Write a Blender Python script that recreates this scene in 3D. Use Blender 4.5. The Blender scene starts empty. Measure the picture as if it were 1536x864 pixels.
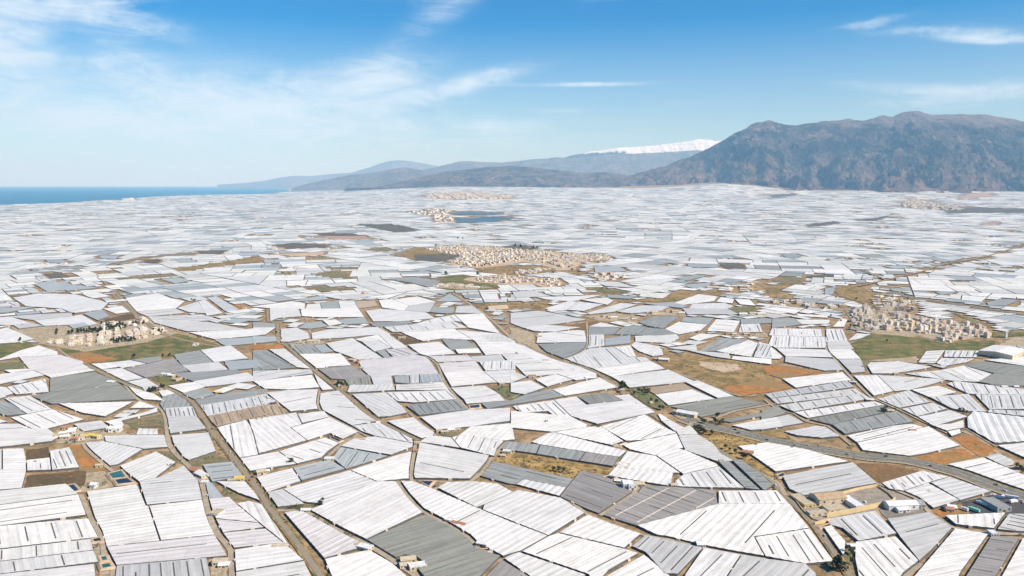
import bpy, bmesh, math, random
import numpy as np
from mathutils import Vector, noise
R = math.radians
random.seed(7); rng = np.random.default_rng(7)
sc = bpy.context.scene
COL = sc.collection
# ---------------------------------------------------------------- camera
CAM_H, FPX, PITCH = 350.0, 1150.0, math.atan((432 - 276) / 1150.0)
cd = bpy.data.cameras.new("camera"); cam = bpy.data.objects.new("camera", cd); COL.objects.link(cam)
cam.location = (0, 0, CAM_H); cam.rotation_euler = (math.pi / 2 - PITCH, 0, 0)
cd.sensor_width = 36; cd.lens = 36 * FPX / 1536; cd.clip_start = 1; cd.clip_end = 400000
sc.camera = cam
# ---------------------------------------------------------------- sky, sun, exposure
SUN_EL, SUN_AZ = R(43), R(116)          # azimuth clockwise from straight ahead: sun to the right, a little behind
sc.view_settings.view_transform = 'Standard'; sc.view_settings.look = 'None'
sc.view_settings.exposure = 0.46; sc.view_settings.gamma = 1.0; sc.cycles.volume_bounces = 1
sd = bpy.data.lights.new("sun", 'SUN'); sd.energy = 5.0; sd.angle = R(0.5); sd.color = (1, 0.925, 0.80)
so = bpy.data.objects.new("sun", sd); COL.objects.link(so)
sdir = Vector((math.sin(SUN_AZ) * math.cos(SUN_EL), math.cos(SUN_AZ) * math.cos(SUN_EL), math.sin(SUN_EL)))
so.rotation_euler = sdir.to_track_quat('Z', 'Y').to_euler(); so.location = (0, 0, 5000)
wd = bpy.data.worlds.new("World"); sc.world = wd; wd.use_nodes = True
nt = wd.node_tree; nt.nodes.clear(); N = nt.nodes.new; LK = nt.links.new
def wmath(op, a, b=None, c=None):
    m = N('ShaderNodeMath'); m.operation = op
    for i, v in enumerate((a, b, c)):
        if v is None: continue
        if isinstance(v, (int, float)): m.inputs[i].default_value = v
        else: LK(v, m.inputs[i])
    return m.outputs[0]
sky = N('ShaderNodeTexSky'); sky.sky_type = 'NISHITA'; sky.sun_disc = False
sky.sun_elevation = SUN_EL; sky.sun_rotation = SUN_AZ
sky.altitude = 350; sky.air_density = 1.0; sky.dust_density = 0.2; sky.ozone_density = 2.2
hsv = N('ShaderNodeHueSaturation'); hsv.inputs['Saturation'].default_value = 1.75; hsv.inputs['Value'].default_value = 0.74; hsv.inputs['Hue'].default_value = .508
LK(sky.outputs[0], hsv.inputs['Color'])
geo = N('ShaderNodeTexCoord'); sep = N('ShaderNodeSeparateXYZ'); LK(geo.outputs['Generated'], sep.inputs[0])
az = wmath('ARCTAN2', sep.outputs[0], sep.outputs[1]); el = wmath('ARCSINE', sep.outputs[2])
sm = N('ShaderNodeMapRange'); LK(el, sm.inputs[0]); sm.inputs[1].default_value = 0.0; sm.inputs[2].default_value = .22; sm.inputs[3].default_value = 1.0; sm.inputs[4].default_value = 1.8; LK(sm.outputs[0], hsv.inputs['Saturation'])
dirv = N('ShaderNodeCombineXYZ'); LK(az, dirv.inputs[0]); LK(el, dirv.inputs[1])
# cirrus banks: azimuth, elevation, half sizes, tilt, strength (all angles of the sky itself)
def sky_ang(px, py):
    return math.atan((px - 768) / FPX), math.atan((276 - py) / FPX * math.cos(math.atan((px - 768) / FPX)))
CIRRUS = [(25, 75, 80, 50, -.5, .9), (100, 25, 150, 26, .25, .75), (215, 40, 90, 18, -.2, .8), (195, 90, 60, 40, -.3, .6), (20, 5, 110, 14, 0, .8),
          (660, 34, 75, 24, .5, .5), (640, 12, 80, 12, 0, .35), (585, 118, 95, 36, .1, .95), (715, 128, 120, 16, .25, .9), (870, 132, 120, 4, 0, .75),
          (390, 150, 230, 50, 0, .8), (130, 182, 130, 24, -.1, .75), (400, 200, 380, 62, 0, .6), (800, 215, 220, 40, 0, .35),
          (1400, 58, 130, 11, -.12, .8), (1470, 70, 60, 7, -.12, .7), (1290, 43, 50, 7, .1, .7), (1440, 146, 130, 17, .05, .75), (1330, 135, 90, 8, -.1, .5),
          (950, 4, 80, 6, .1, .5), (1510, 1, 60, 5, -.1, .5), (835, 169, 45, 4, 0, .5), (1000, 160, 60, 5, 0, .3), (740, 190, 80, 12, 0, .5),
          (-250, 120, 200, 60, .2, .7), (1900, 90, 200, 30, -.1, .6), (500, -200, 400, 60, .2, .6), (1300, -260, 300, 40, -.2, .5)]
acc = None
for (px, py, sx, sy, rot, amp) in CIRRUS:
    a_, e_ = sky_ang(px, py)
    mp = N('ShaderNodeMapping'); mp.vector_type = 'TEXTURE'
    mp.inputs['Location'].default_value = (a_, e_, 0); mp.inputs['Rotation'].default_value = (0, 0, rot)
    mp.inputs['Scale'].default_value = (sx * 1.5 / FPX, sy * 1.5 / FPX, 1)
    LK(dirv.outputs[0], mp.inputs[0])
    ln = N('ShaderNodeVectorMath'); ln.operation = 'LENGTH'; LK(mp.outputs[0], ln.inputs[0])
    mr = N('ShaderNodeMapRange'); mr.interpolation_type = 'SMOOTHSTEP'
    LK(ln.outputs['Value'], mr.inputs[0]); mr.inputs[1].default_value = 0.0; mr.inputs[2].default_value = 1.0
    mr.inputs[3].default_value = amp; mr.inputs[4].default_value = 0.0
    acc = mr.outputs[0] if acc is None else wmath('ADD', acc, mr.outputs[0])
def sky_noise(scale, detail, rot, sx, sy, dist, rough=.6):
    mp = N('ShaderNodeMapping'); mp.inputs['Rotation'].default_value = (0, 0, rot); mp.inputs['Scale'].default_value = (sx, sy, 1)
    LK(dirv.outputs[0], mp.inputs[0])
    n = N('ShaderNodeTexNoise'); n.inputs['Scale'].default_value = scale; n.inputs['Detail'].default_value = detail
    n.inputs['Roughness'].default_value = rough; n.inputs['Distortion'].default_value = dist
    LK(mp.outputs[0], n.inputs['Vector']); return n.outputs[0]
fib = sky_noise(9, 12, R(-10), 1.0, 4.5, 1.3, .72); puff = sky_noise(12, 10, 0, 1.0, 2.0, 0.9, .70); thin = sky_noise(2.2, 4, 0, 1, 3, .3)
tex = wmath('ADD', wmath('MULTIPLY', fib, .6), wmath('MULTIPLY', puff, .4))
cov = wmath('ADD', wmath('MULTIPLY', wmath('MINIMUM', acc, 1.15), 0.62), wmath('MULTIPLY', wmath('SUBTRACT', tex, .5), 2.7))
cm = N('ShaderNodeMapRange'); cm.interpolation_type = 'SMOOTHSTEP'; LK(cov, cm.inputs[0]); cm.inputs[1].default_value = -.08; cm.inputs[2].default_value = 1.0
msk = wmath('MULTIPLY', cm.outputs[0], wmath('MINIMUM', wmath('MULTIPLY', acc, 1.6), 1.0))
veil = wmath('MULTIPLY', wmath('MINIMUM', wmath('MULTIPLY', acc, .8), 1.0), wmath('MULTIPLY', wmath('ADD', wmath('MULTIPLY', wmath('SUBTRACT', thin, .4), 2.0), wmath('MULTIPLY', wmath('SUBTRACT', tex, .42), 2.2)), .42))
cloud_f = wmath('MINIMUM', wmath('ADD', wmath('MULTIPLY', msk, .8), wmath('MAXIMUM', veil, 0.0)), .92)
mix = N('ShaderNodeMixRGB'); LK(cloud_f, mix.inputs[0]); hm_ = N('ShaderNodeMapRange'); hm_.interpolation_type = 'SMOOTHSTEP'; LK(el, hm_.inputs[0]); hm_.inputs[1].default_value = 0.0; hm_.inputs[2].default_value = .16; hm_.inputs[3].default_value = 1.0; hm_.inputs[4].default_value = 0.0
low = N('ShaderNodeMixRGB'); low.blend_type = 'MULTIPLY'; LK(hm_.outputs[0], low.inputs[0]); LK(hsv.outputs[0], low.inputs[1]); low.inputs[2].default_value = (.60, .78, .90, 1)
LK(low.outputs[0], mix.inputs[1]); mix.inputs[2].default_value = (4.3, 5.2, 6.1, 1)
bg = N('ShaderNodeBackground'); bg.inputs[1].default_value = 0.12; LK(mix.outputs[0], bg.inputs[0])
wo = N('ShaderNodeOutputWorld'); LK(bg.outputs[0], wo.inputs[0])
# ---------------------------------------------------------------- survey data
# Site plan read off the aerial view. Each line: colour, ridge direction, number of roof slits : corners.
# Corners are in map-sheet units; SHEETS gives each sheet's origin and scale. Direction: eN = along edge N, @x,y = vector.
SHEETS = {'A': (0, 640, 3.857), 'B': (384, 640, 3.857), 'C': (768, 640, 3.857), 'D': (1152, 640, 3.857),
          'E': (0, 440, 3.927), 'F': (384, 440, 3.927), 'G': (768, 440, 3.927), 'H': (1152, 440, 3.927),
          'I': (0, 260, 4.0), 'J': (384, 260, 4.0), 'K': (768, 260, 4.0), 'L': (1152, 260, 4.0), 'M': (620, 340, 4.8), 'P': (0, 0, 1.0)}
HOUSES = '''
#A
W e0 0:18,140 140,137 152,190 155,265 130,370 -60,383 -60,262 18,260
V e1 0:-60,140 10,140 10,256 -60,258
V e0 0:-80,392 385,342 470,398 0,462 -80,472
W e0 2:-80,480 465,405 485,410 515,505 500,522 0,582 -80,592
W e1 4:-80,598 540,535 590,650 0,718 -80,728
V e1 3:-80,735 530,662 543,725 0,790 -80,800
V e1 2:-80,803 545,728 573,795 0,862 -80,872
W e0 0:-80,880 550,806 562,930 -80,980
V e0 0:500,385 795,342 845,465 858,470 925,672 600,705 545,540
W e0 0:865,470 1175,435 1250,632 932,670
V e4 1:808,330 930,300 1065,235 1150,320 1172,432 850,465
P e0 1:603,712 1255,640 1320,760 665,815
G e1 7:665,824 1200,775 1225,900 640,930
V e2 0:475,100 600,92 830,140 690,225 620,240
V e0 0:692,236 905,152 1020,215 900,300 800,328 720,265
V e0 0:605,58 965,55 985,125 830,136 610,95
W e0 0:785,50 800,18 915,22 918,50
V e0 0:990,60 1210,42 1252,150 1092,205 1060,190 1000,100
W e3 0:-92,-200 -60,-210 -60,-200
P e0 0:1205,432 1330,418 1365,455 1500,570 1245,543
P e0 0:1250,547 1500,574 1530,597 1285,623
P e0 0:1290,628 1540,600 1640,685 1345,715
W e0 0:1350,728 1640,690 1765,785 1355,850
V e0 1:1355,860 1765,792 1830,930 1360,930
W e0 0:1250,328 1420,325 1500,380 1530,436 1481,430 1380,395
W e3 0:1370,455 1440,440 1540,455 1725,640 1812,792 1780,790 1500,562
B e0 3:1170,230 1350,212 1425,295 1225,325
B e1 0:1175,340 1225,335 1300,415 1200,428
W e1 3:287,150 405,128 462,246 300,262
W e1 1:155,205 288,190 298,262 157,270
V e0 0:-60,30 280,22 345,70 300,95 -60,132
#B
W e0 0:-92,197 130,155 235,228 0,262 -40,270
W e1 3:130,152 400,72 495,100 420,150 380,190 265,218 238,222
W e0 0:0,300 212,246 260,325 60,388
B e3 2:212,250 380,212 430,202 520,255 266,324
B e0 4:440,190 490,125 770,178 520,255
W e5 0:475,120 560,77 690,65 920,110 915,125 780,173
W e0 0:545,260 830,168 915,152 890,310 700,325
W e0 0:155,370 545,263 700,328 395,458 270,445
V e1 0:65,392 155,372 270,445 285,460 125,477
V e0 1:945,100 1350,180 1342,210 1240,313 918,308 905,290
W @2,-1 0:400,463 700,331 812,327 960,488 965,510 640,665 290,495
O @5,-1.6 0:640,672 975,518 1110,570 1235,650 1280,715 1415,765 1250,930 1010,930 935,838 975,800 930,768 860,755 800,775
W @2,-1 1:835,325 930,323 1010,365 1270,480 1481,570 1688,646 1535,732 1430,765 1280,690 1240,640 1100,560 965,485 880,400
P @2,-1 0:160,507 240,497 290,502 640,690 600,715 392,775
W @2,-1 0:397,782 655,725 790,802 930,930 430,930
V @2,-1 0:1050,365 1110,322 1260,326 1400,340 1490,392 1330,460 1280,480
W e1 0:945,97 1000,60 1130,72 1180,132
W @1,-2 4:1130,72 1240,45 1440,95 1380,183 1183,133
W e0 0:1170,58 1240,10 1481,-10 1500,85 1440,92
#P
W e3 1:324,644 370,634 376,640 381,656 388,683 359,689
W e3 0:373,633 445,621 453,637 435,643 460,663 388,683 381,656
W e0 0:437,644 494,628 539,650 514,661 495,652 462,663
V @1,1 3:529,641 577,634 625,658 623,666 563,656 540,649
W e0 0:580,634 621,628 652,651 650,658 629,661
W @3,-1 0:830,650 883,643 902,643 936,664 929,666 917,670
W @2,-1 2:900,640 968,626 995,642 1013,653 965,662 939,664
#C
W @1,-1 0:110,98 195,50 235,46 665,148 625,185 400,150 160,112
D e1 0:-45,90 165,115 140,167 -65,142
D e1 0:165,115 425,155 385,207 142,168
T e1 0:430,158 620,188 585,240 390,209
D @4,1 2:-185,295 -110,208 130,262 352,308 318,362 65,312 20,343 -20,340
W e0 0:22,345 65,313 310,362 275,412
W @2,-1 0:-160,470 30,378 270,418 430,512 210,640 -175,500
T @3,1 3:280,415 395,262 530,290 640,360 700,385 510,515 440,490
T @3,1 4:520,520 720,385 760,345 920,360 1180,375 1190,455 720,580
W @2,-1 0:270,625 440,520 752,630 650,716
W @2,-1 2:50,736 215,650 270,630 650,720 735,745 560,845 480,930 440,868
V @2,-1 0:0,752 40,739 430,870 400,930 150,910 -50,775
T @1,-1 1:-60,780 150,914 100,990 -200,930
G @1,-1 4:690,705 770,635 840,640 1108,710 960,868 880,864 770,740
W @2,-1 1:560,864 765,750 920,880 930,930 480,940
W @1,-1 2:720,588 1190,460 1610,460 1720,598 1400,650 1460,765 1100,700 900,650 830,640
W @1,1.6 4:1405,653 1721,603 1866,793 1696,806 1467,768
W @1,-1 1:1000,866 1112,712 1325,752 1210,930 980,930
G @1,-1 2:1215,930 1330,755 1470,774 1700,810 1760,864 1770,930
W e1 4:1192,380 1556,378 1605,455 1198,455
D @1,0 6:1195,215 1250,211 1440,373 1350,370
D @1,0 6:1272,208 1330,202 1481,290 1540,350 1470,375 1452,370
W @1,1.4 4:945,353 940,330 990,290 1200,242 1345,368 1000,358
W @3,-1 0:835,178 960,142 1000,148 1180,225 1193,240 990,286
W @1,-1 0:600,240 665,152 830,181 970,284 880,273 690,250
W @1,-1 0:555,290 595,247 690,260 935,286 920,353 750,328 640,310
W @2,-1 0:635,112 950,56 993,130 830,173 680,140
G e0 0:960,65 1080,56 1170,110 1320,200 1190,211 1000,142
V e0 0:1010,3 1040,10 1075,50 962,56 945,30
W @4,-1 0:1305,122 1481,100 1700,140 1950,212 1525,272 1410,190
#D
W @4,-1 2:455,60 720,5 830,-8 905,12 512,100
W @4,-1 0:517,103 930,6 1112,117 815,188 545,145
W e0 0:950,0 1130,-10 1130,18 1020,35
W e0 0:1022,41 1110,24 1120,50 1063,65
W @4,-1 0:1318,120 1500,95 1640,90 1640,225 1485,190 1420,160
G @3,-1 0:1252,185 1330,162 1430,212 1420,233 1372,240
W @4,-1 3:1030,230 1240,187 1481,290 1600,330 1600,405 1481,378 1300,322 1150,275
W @1,1 6:652,335 890,263 1050,300 960,318 765,385 700,370
V @5,-1 0:770,388 925,335 1110,440 955,483 860,420
V @5,-1 0:937,331 1050,302 1298,385 1115,435
G @5,-1 1:80,295 490,216 635,335 270,405 200,410 120,370
V @1,1 2:330,547 620,496 740,635 520,670 430,600 368,580
W @4,-1 0:292,596 365,587 450,680 445,748 410,755
G @4,-1 1:687,545 940,506 1068,597 890,790 760,650
W @1,1.1 4:502,680 740,648 890,797 800,866 740,930 530,930 500,780
W @5,-1 0:800,930 1080,600 1278,635 1120,852 1080,930
W @0.1,1 2:1018,526 1375,511 1310,604 1085,580
G @5,1 6:1322,605 1390,515 1560,515 1590,620 1430,618
T @6,1 5:1110,930 1290,642 1458,655 1330,866 1290,930
W @5,-1 0:1320,930 1470,656 1600,645 1600,930
#E
W @4,-1 0:75,30 230,5 440,10 640,60 600,100 430,122 360,95 150,87
B e0 0:-40,98 195,75 210,90 45,120 -40,122
G e0 0:50,147 150,132 420,127 425,137 200,162
W e0 0:-40,150 60,142 175,180 75,190 -40,190
G e0 0:80,197 180,177 255,198 110,215
W e0 0:200,167 430,140 480,129 580,185 520,195 400,190 262,195
B e0 0:402,192 500,177 530,195 432,215
D @4,-1 0:490,125 600,105 650,140 575,165
W @4,-1 0:612,100 720,77 768,115 682,125
W e0 0:-40,230 40,206 205,275 80,298 -40,258
W e0 0:-40,270 0,270 75,300 -40,306
W e0 0:735,32 930,3 1010,25 762,65
D e0 0:730,20 860,5 900,10 740,30
W e0 0:762,72 1000,32 1090,52 1040,86 800,112
G e0 1:802,115 1030,91 1090,120 870,140
V e0 0:1042,90 1165,52 1210,125 1110,115
W e0 0:1170,52 1210,42 1315,122 1220,130
G @2,1 0:1220,30 1275,20 1410,100 1330,112
V e0 4:872,143 1190,130 1300,160 1160,165 910,178
G e0 0:907,180 1080,164 1250,178 1450,215 1290,235 1100,230
W e0 0:1110,236 1450,221 1530,215 1530,258 1260,275
B e0 0:1265,280 1500,266 1560,300 1320,308
W e0 0:1180,340 1360,310 1465,390 1262,405
D e0 0:1020,367 1178,341 1258,407 1070,425
B @4,-1 0:1320,412 1508,396 1560,442 1350,453
V e0 0:1075,430 1290,412 1350,455 1130,475
W e0 0:627,411 768,400 868,424 720,443
T e0 0:770,398 950,376 958,404 870,423
T @4,-1 0:732,450 1020,387 1110,465 862,500
D e0 0:1022,481 1400,457 1430,470 1130,515 1040,495
W e0 0:1135,521 1460,472 1530,520 1220,555
W @1,1 3:526,425 640,415 700,445 570,458
W e0 0:592,465 720,451 850,505 722,525
V e0 0:732,530 860,510 940,555 855,577
V e0 0:726,532 850,579 785,593
W e0 0:790,600 880,580 970,640 845,632
W e0 0:985,553 1150,521 1215,560 1062,597
D e0 1:1075,603 1200,568 1275,604 1130,633
D e2 0:1137,640 1270,608 1508,572 1580,568 1580,606 1165,670
W e0 0:932,585 1010,571 1050,594 952,614
D e0 0:940,660 960,620 1050,599 1140,660 1120,672 950,685
V e1 7:952,690 1140,673 1160,735 966,745
G e0 0:970,748 1165,738 1223,808 1000,837 982,800
V @1,3 10:1172,675 1508,612 1575,600 1575,655 1216,733
S @1,2 5:1218,738 1565,663 1610,718 1262,798
O @3,-1 0:290,510 560,472 680,520 712,548 295,590
O @3,-1 0:192,610 290,592 715,550 820,630 303,660
W e0 0:-40,408 120,342 230,312 340,350 343,362 110,380
P @4,-1 0:112,383 360,370 490,405 540,452 262,488 165,442
W e0 0:20,460 180,446 195,462 62,480
W @4,-1 0:-40,488 200,466 262,489 0,543 -40,552
W @1,1 4:42,560 270,511 288,588 92,605
W @1,1 2:-40,555 35,562 80,603 -40,630
W @1,1 3:272,490 540,456 568,465 302,507
W @2,1 2:22,625 180,611 308,689 162,714
D @2,1 1:-40,635 70,652 158,716 40,730 -40,708
W @2,1 3:62,740 308,691 500,750 280,803 192,798
W @4,-1 0:345,665 790,646 620,735 480,713
W e0 0:-40,740 50,765 -40,775
W e0 1:-40,785 110,776 190,803 60,840 -40,840
V e0 0:432,780 600,757 650,800 492,824
W @4,-1 0:612,765 850,712 935,682 930,708 720,760 735,790 690,798
W e0 0:762,685 820,642 880,652 928,680
#F
W e0 0:77,95 250,96 265,140 130,150 72,170
W e0 0:-30,82 210,52 290,62 285,93 80,87
B e0 0:215,48 400,15 430,40 232,56
D e0 0:382,65 480,50 495,95 390,98
W e0 0:302,70 375,62 384,98 292,96
W e0 0:485,42 580,47 600,93 497,95
S e0 0:582,55 700,45 718,78 610,95
W e0 0:722,45 800,37 900,77 870,105 742,88
W e0 0:812,35 950,22 1058,50 905,75
G e0 0:902,80 1058,57 1020,113 880,105
B e0 0:1062,50 1140,6 1222,50 1100,53
D @1,0 1:1050,87 1165,90 1168,115 1120,125 1027,120
W e0 0:262,98 600,95 640,140 380,147 272,140
W e0 0:645,108 730,95 1000,121 1050,150 870,160 690,170
B e0 0:252,205 290,182 380,172 430,203 320,215
W e0 0:392,166 470,160 508,188 430,196
D e0 3:482,157 640,150 670,183 520,190
D e0 0:662,182 900,167 930,183 790,200 705,204
T e0 2:-20,175 130,182 120,203 -20,203
W e0 0:-20,212 120,210 60,248 -20,258
B e0 0:-20,266 120,262 130,288 -20,303
V e0 0:147,216 240,207 310,240 318,272 190,293 142,290
V e0 0:322,240 430,217 720,206 788,240 560,264 332,278
V @1,1 5:752,207 1160,172 1248,208 920,228 802,233
W @1,1 4:922,180 1060,152 1165,132 1210,178 1165,165
W e0 0:1172,130 1338,127 1438,233 1252,208
G e0 0:1182,80 1270,76 1338,120 1172,124
W e0 0:582,275 720,258 808,328 720,282 622,290
W @2,1 0:724,256 790,246 893,324 812,328
V e0 0:622,293 720,284 796,330 700,343
W e0 0:852,236 1170,222 1278,278 1100,273 982,288 900,256
W e0 0:1182,221 1440,242 1530,290 1292,288
G e0 0:1320,252 1450,243 1530,280 1382,284
D e0 0:1092,281 1240,276 1308,325 1150,333
W e0 0:892,310 1080,292 1178,363 1010,373 962,364
W e0 0:1172,340 1308,332 1328,360 1190,363
W e0 0:1290,291 1530,292 1530,358 1350,363
D e1 2:182,311 330,306 388,355 252,362
B e0 0:342,305 400,306 458,344 396,354
V e0 0:412,301 570,270 748,384 602,398 500,365 465,350
D e0 0:702,345 758,337 798,383 760,385
P @3,1 4:762,340 900,331 963,364 812,381
W @5,-1 0:247,366 500,356 568,430 352,444
T e0 0:362,451 560,432 672,499 520,514 442,510
O e1 4:522,516 670,501 675,540 540,547
P @5,-1 0:602,400 940,376 1008,381 1078,474 800,488 680,499 620,450
D @2,1 3:-20,346 60,337 238,444 -20,460
V e0 0:72,336 170,332 328,450 242,444
V @5,-1 3:-20,465 320,456 338,475 60,510 -20,520
W @5,-1 0:-20,527 330,487 378,560 200,573 50,578
W @1,0 3:346,480 410,530 460,573 390,578 366,545
D e1 3:812,496 900,489 905,534 818,534
G e1 4:907,488 960,488 960,534 910,534
B e1 0:966,488 1090,481 1108,524 967,533
V e0 0:682,501 798,496 808,544 692,544
V e0 0:520,590 550,552 810,546 820,578 550,593
V e0 4:822,545 1110,531 1138,578 826,578
P e0 0:1012,381 1250,371 1288,404 1060,414
P e0 1:1072,420 1290,411 1338,464 1100,469
G e0 0:1262,376 1440,366 1472,404 1300,409
G e0 0:1450,366 1530,361 1530,400 1485,404
W e1 4:1312,416 1530,406 1530,453 1352,459
W e0 0:1102,475 1330,466 1418,539 1150,558
W e0 0:1342,466 1530,459 1530,520 1500,532 1430,537
V @4,-1 0:1142,565 1350,551 1438,599 1222,629 1182,600
W @1,1 7:772,591 1140,581 1188,629 930,653 832,639
V @2,1 0:562,601 765,591 903,709 790,733 720,738
D @1,1 7:882,670 1190,637 1258,690 960,728
W e0 0:1222,636 1430,604 1468,634 1260,659 1240,663
D e0 0:1322,661 1508,636 1560,650 1362,684
V @5,0.3 3:376,597 500,577 718,758 562,788 390,695 376,650
W @5,-1 1:60,592 200,577 368,572 373,688 202,703
V @3,1 3:-20,616 60,607 120,645 70,660 -20,680
S @1,2 4:-20,684 120,657 188,710 -20,760
W @4,-1 0:240,722 400,707 438,735 272,775
W @5,-1 0:965,737 1260,697 1500,683 1500,760 1262,794 1063,814
#G
B e0 0:-10,10 130,8 60,33 -10,30
W e0 0:142,27 380,20 538,12 350,45 202,40
W e0 0:192,95 330,52 388,52 322,105 252,110
W e0 0:327,101 390,57 538,76 422,110
W e0 0:402,45 558,32 600,50 562,74
D e0 0:562,12 750,25 688,38 562,28
W e0 0:742,20 760,2 940,2 888,35
V e0 0:442,121 640,62 740,70 602,114 452,130
V e0 0:612,111 760,76 938,77 880,109 700,124
B e0 0:772,66 940,57 1038,79 1000,90 862,80
W e0 0:952,65 1100,9 1212,23 1193,50 1010,69
W e0 0:1202,55 1230,27 1308,36 1298,65
W e0 0:1312,41 1400,41 1438,79 1342,70
W e0 0:1042,90 1060,67 1250,66 1308,80 1270,94
G e0 0:1002,96 1270,99 1338,129 1032,129
G e0 1:-10,120 150,107 200,112 438,160 240,188 60,203 -10,180
W e0 0:62,211 200,197 408,206 250,229 132,229
W e1 2:152,241 390,222 428,227 438,290 142,298
D @3,-1 0:152,305 430,291 430,334 390,359 310,386 202,350
D e0 0:442,206 638,206 600,244 452,249
D e0 0:602,250 660,202 740,192 798,210 712,250
B e0 0:552,271 700,254 698,300 552,314
V e1 3:452,256 544,256 544,317 437,328
V e0 0:522,177 640,202 445,200
D @2,-1 0:742,176 830,142 988,141 890,210 800,198
D e0 0:717,252 806,212 890,216 968,250 850,258
D e0 0:1012,146 1190,151 1158,187 992,170
W e0 0:902,214 982,173 1150,193 1112,224 980,249
V e0 0:722,256 968,257 988,270 930,299 722,289
W e0 0:702,311 730,291 880,321 893,369 830,377 742,345
W e1 0:602,321 698,313 733,375 690,380
W e1 3:1152,215 1202,157 1338,167 1308,234 1152,226
D e1 4:1345,156 1530,151 1530,180 1346,184
W e1 3:1346,191 1460,191 1478,234 1332,234
W e0 0:1042,270 1110,242 1238,251 1100,289
D @2,-1 1:1097,340 1230,267 1388,281 1200,344
G e0 0:992,300 1040,282 1158,291 1090,309
V e0 0:912,330 1080,311 1090,343
W @2,-1 0:1202,350 1398,282 1448,300 1410,378 1292,364
W @1,-2 5:1422,380 1455,292 1530,312 1530,388
G e0 0:1032,346 1280,361 1288,394 1180,379
W e0 0:1302,376 1530,391 1530,427 1290,397
V @1,1 4:312,395 460,332 600,322 688,381 788,381 818,404 480,448 430,438
W @6,-1 0:482,455 820,407 908,450 582,494
V @6,-1 0:582,500 920,457 1078,520 692,564
W @6,-1 0:1022,540 1100,522 1308,604 1212,627
W @3,1 0:-10,288 110,330 240,386 438,449 370,453 170,400 -10,342
P e0 0:-10,361 70,361 118,394 -10,400
V e0 2:-10,403 110,397 378,454 250,478 92,498 
V e0 0:-10,452 85,503 -10,533
W e0 0:-10,540 110,520 193,564 70,599 -10,590
W e0 0:132,511 260,484 358,520 207,557
W e0 0:267,480 420,453 508,480 498,499 385,523
W @5,-1 0:237,570 520,502 638,560 312,611
D @5,-1 1:-10,645 80,602 225,571 308,614 -10,664
W @1,1 6:2,673 245,634 343,730 270,743 210,702 60,713
W @6,-1 0:250,636 380,617 440,664 655,640 600,607 690,602 848,710 502,778 350,728
O @1,1 0:383,615 560,592 654,637 456,662
W @6,-1 0:842,604 1008,573 1060,573 1198,630 922,668
S e0 0:782,570 1008,542 1056,570 840,601
O @6,-1 0:932,675 1300,611 1370,630 1050,697
O @6,-1 1:1052,700 1374,632 1508,660 1110,738
O @6,-1 0:1212,755 1508,702 1560,692 1575,712 1288,768
V @6,-1 0:1290,788 1560,737 1600,800 1382,828
W e0 0:822,725 870,716 933,755 880,764
W @6,-1 0:892,765 940,759 1108,848 1000,862 960,830
W @4,-1 0:-10,700 100,718 345,737 465,792 240,821 -10,800
#H
D e0 0:22,155 150,151 198,190 22,209
W e0 0:162,156 368,161 358,184 202,184
W e0 0:162,126 358,136 348,149 182,139
W e1 4:22,215 320,216 333,259 2,254
W e1 4:342,215 440,216 468,285 347,289
G e0 0:347,295 470,291 508,334 352,339
W e0 0:352,342 490,337 548,389 402,394
G e0 0:412,398 548,398 578,469 492,477
W e1 4:22,262 335,266 343,329 42,324 2,300
W e0 0:47,331 345,336 383,389 102,374
G e0 0:102,380 395,396 453,459 332,464 97,410
W e0 0:-40,325 0,312 88,380 70,394 -40,394
W e0 0:377,204 430,152 470,162 450,204
W e0 0:472,279 520,242 608,246 540,274
W @4,-1 0:82,510 440,472 493,519 162,564
G @1,1 7:-20,600 470,531 508,559 12,625
G @1,1 7:17,630 515,567 558,599 52,659
G @1,1 7:62,665 560,602 608,630 152,704
W @1,1 6:152,710 620,642 688,660 232,744
O @1,1 5:242,750 690,667 738,695 372,779
D @1,1 6:377,785 760,702 858,765 452,839
O @5,-1 0:-40,693 0,682 60,674 108,715 -40,757
G @5,-1 0:-40,765 120,722 213,770 -40,822
W @1,1.4 0:502,490 640,487 738,585 622,611
V @4,-1 1:647,490 800,497 1000,516 1048,526 960,544 830,574 745,582
V @4,-1 0:582,430 602,414 770,407 968,440 900,455 740,480 612,479
W e1 4:882,415 930,347 1038,342 990,413 970,420
W e0 3:990,418 1022,387 1218,391 1180,410 1032,436
W @1,-2 5:1047,342 1243,344 1228,384 1032,380
O e0 0:1152,430 1240,407 1540,442 1540,502 1320,474
O e0 0:1330,482 1540,503 1540,552 1390,554 1243,530
W @2,1 2:1012,458 1150,434 1313,476 1240,528
V @2,1 3:802,480 1010,462 1238,530 1090,524
W e0 0:1272,399 1480,382 1540,376 1540,437
W @1,1.5 8:1052,540 1100,532 1508,571 1560,576 1560,609 1182,599
V @1,1 4:642,630 830,581 958,648 772,684
W e0 0:842,575 1000,551 1118,590 960,619
V @1,1 3:942,626 1180,602 1288,704 1160,704 1082,688
V @1,1 3:782,690 970,654 1058,690 872,734
W e0 0:877,738 1070,697 1178,735 975,794
W e0 0:987,800 1150,757 1163,800 1032,819
W e0 0:1032,824 1110,807 1138,830 1077,849
V @0.3,1 6:1217,602 1575,608 1575,690 1302,688
V @0.3,1 4:1302,695 1575,702 1575,738 1290,712
X @0.5,1 0:1170,745 1205,714 1650,757 1650,880 1334,895 1170,800
#G
V @4,-1 0:1600,825 1790,790 1855,800 1933,852 1825,862 1680,848
#I
B e0 0:210,670 330,642 388,710 282,714
B e0 0:332,662 430,640 400,668 600,690 402,710 340,672
B e0 0:600,495 720,493 690,520 600,513
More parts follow.
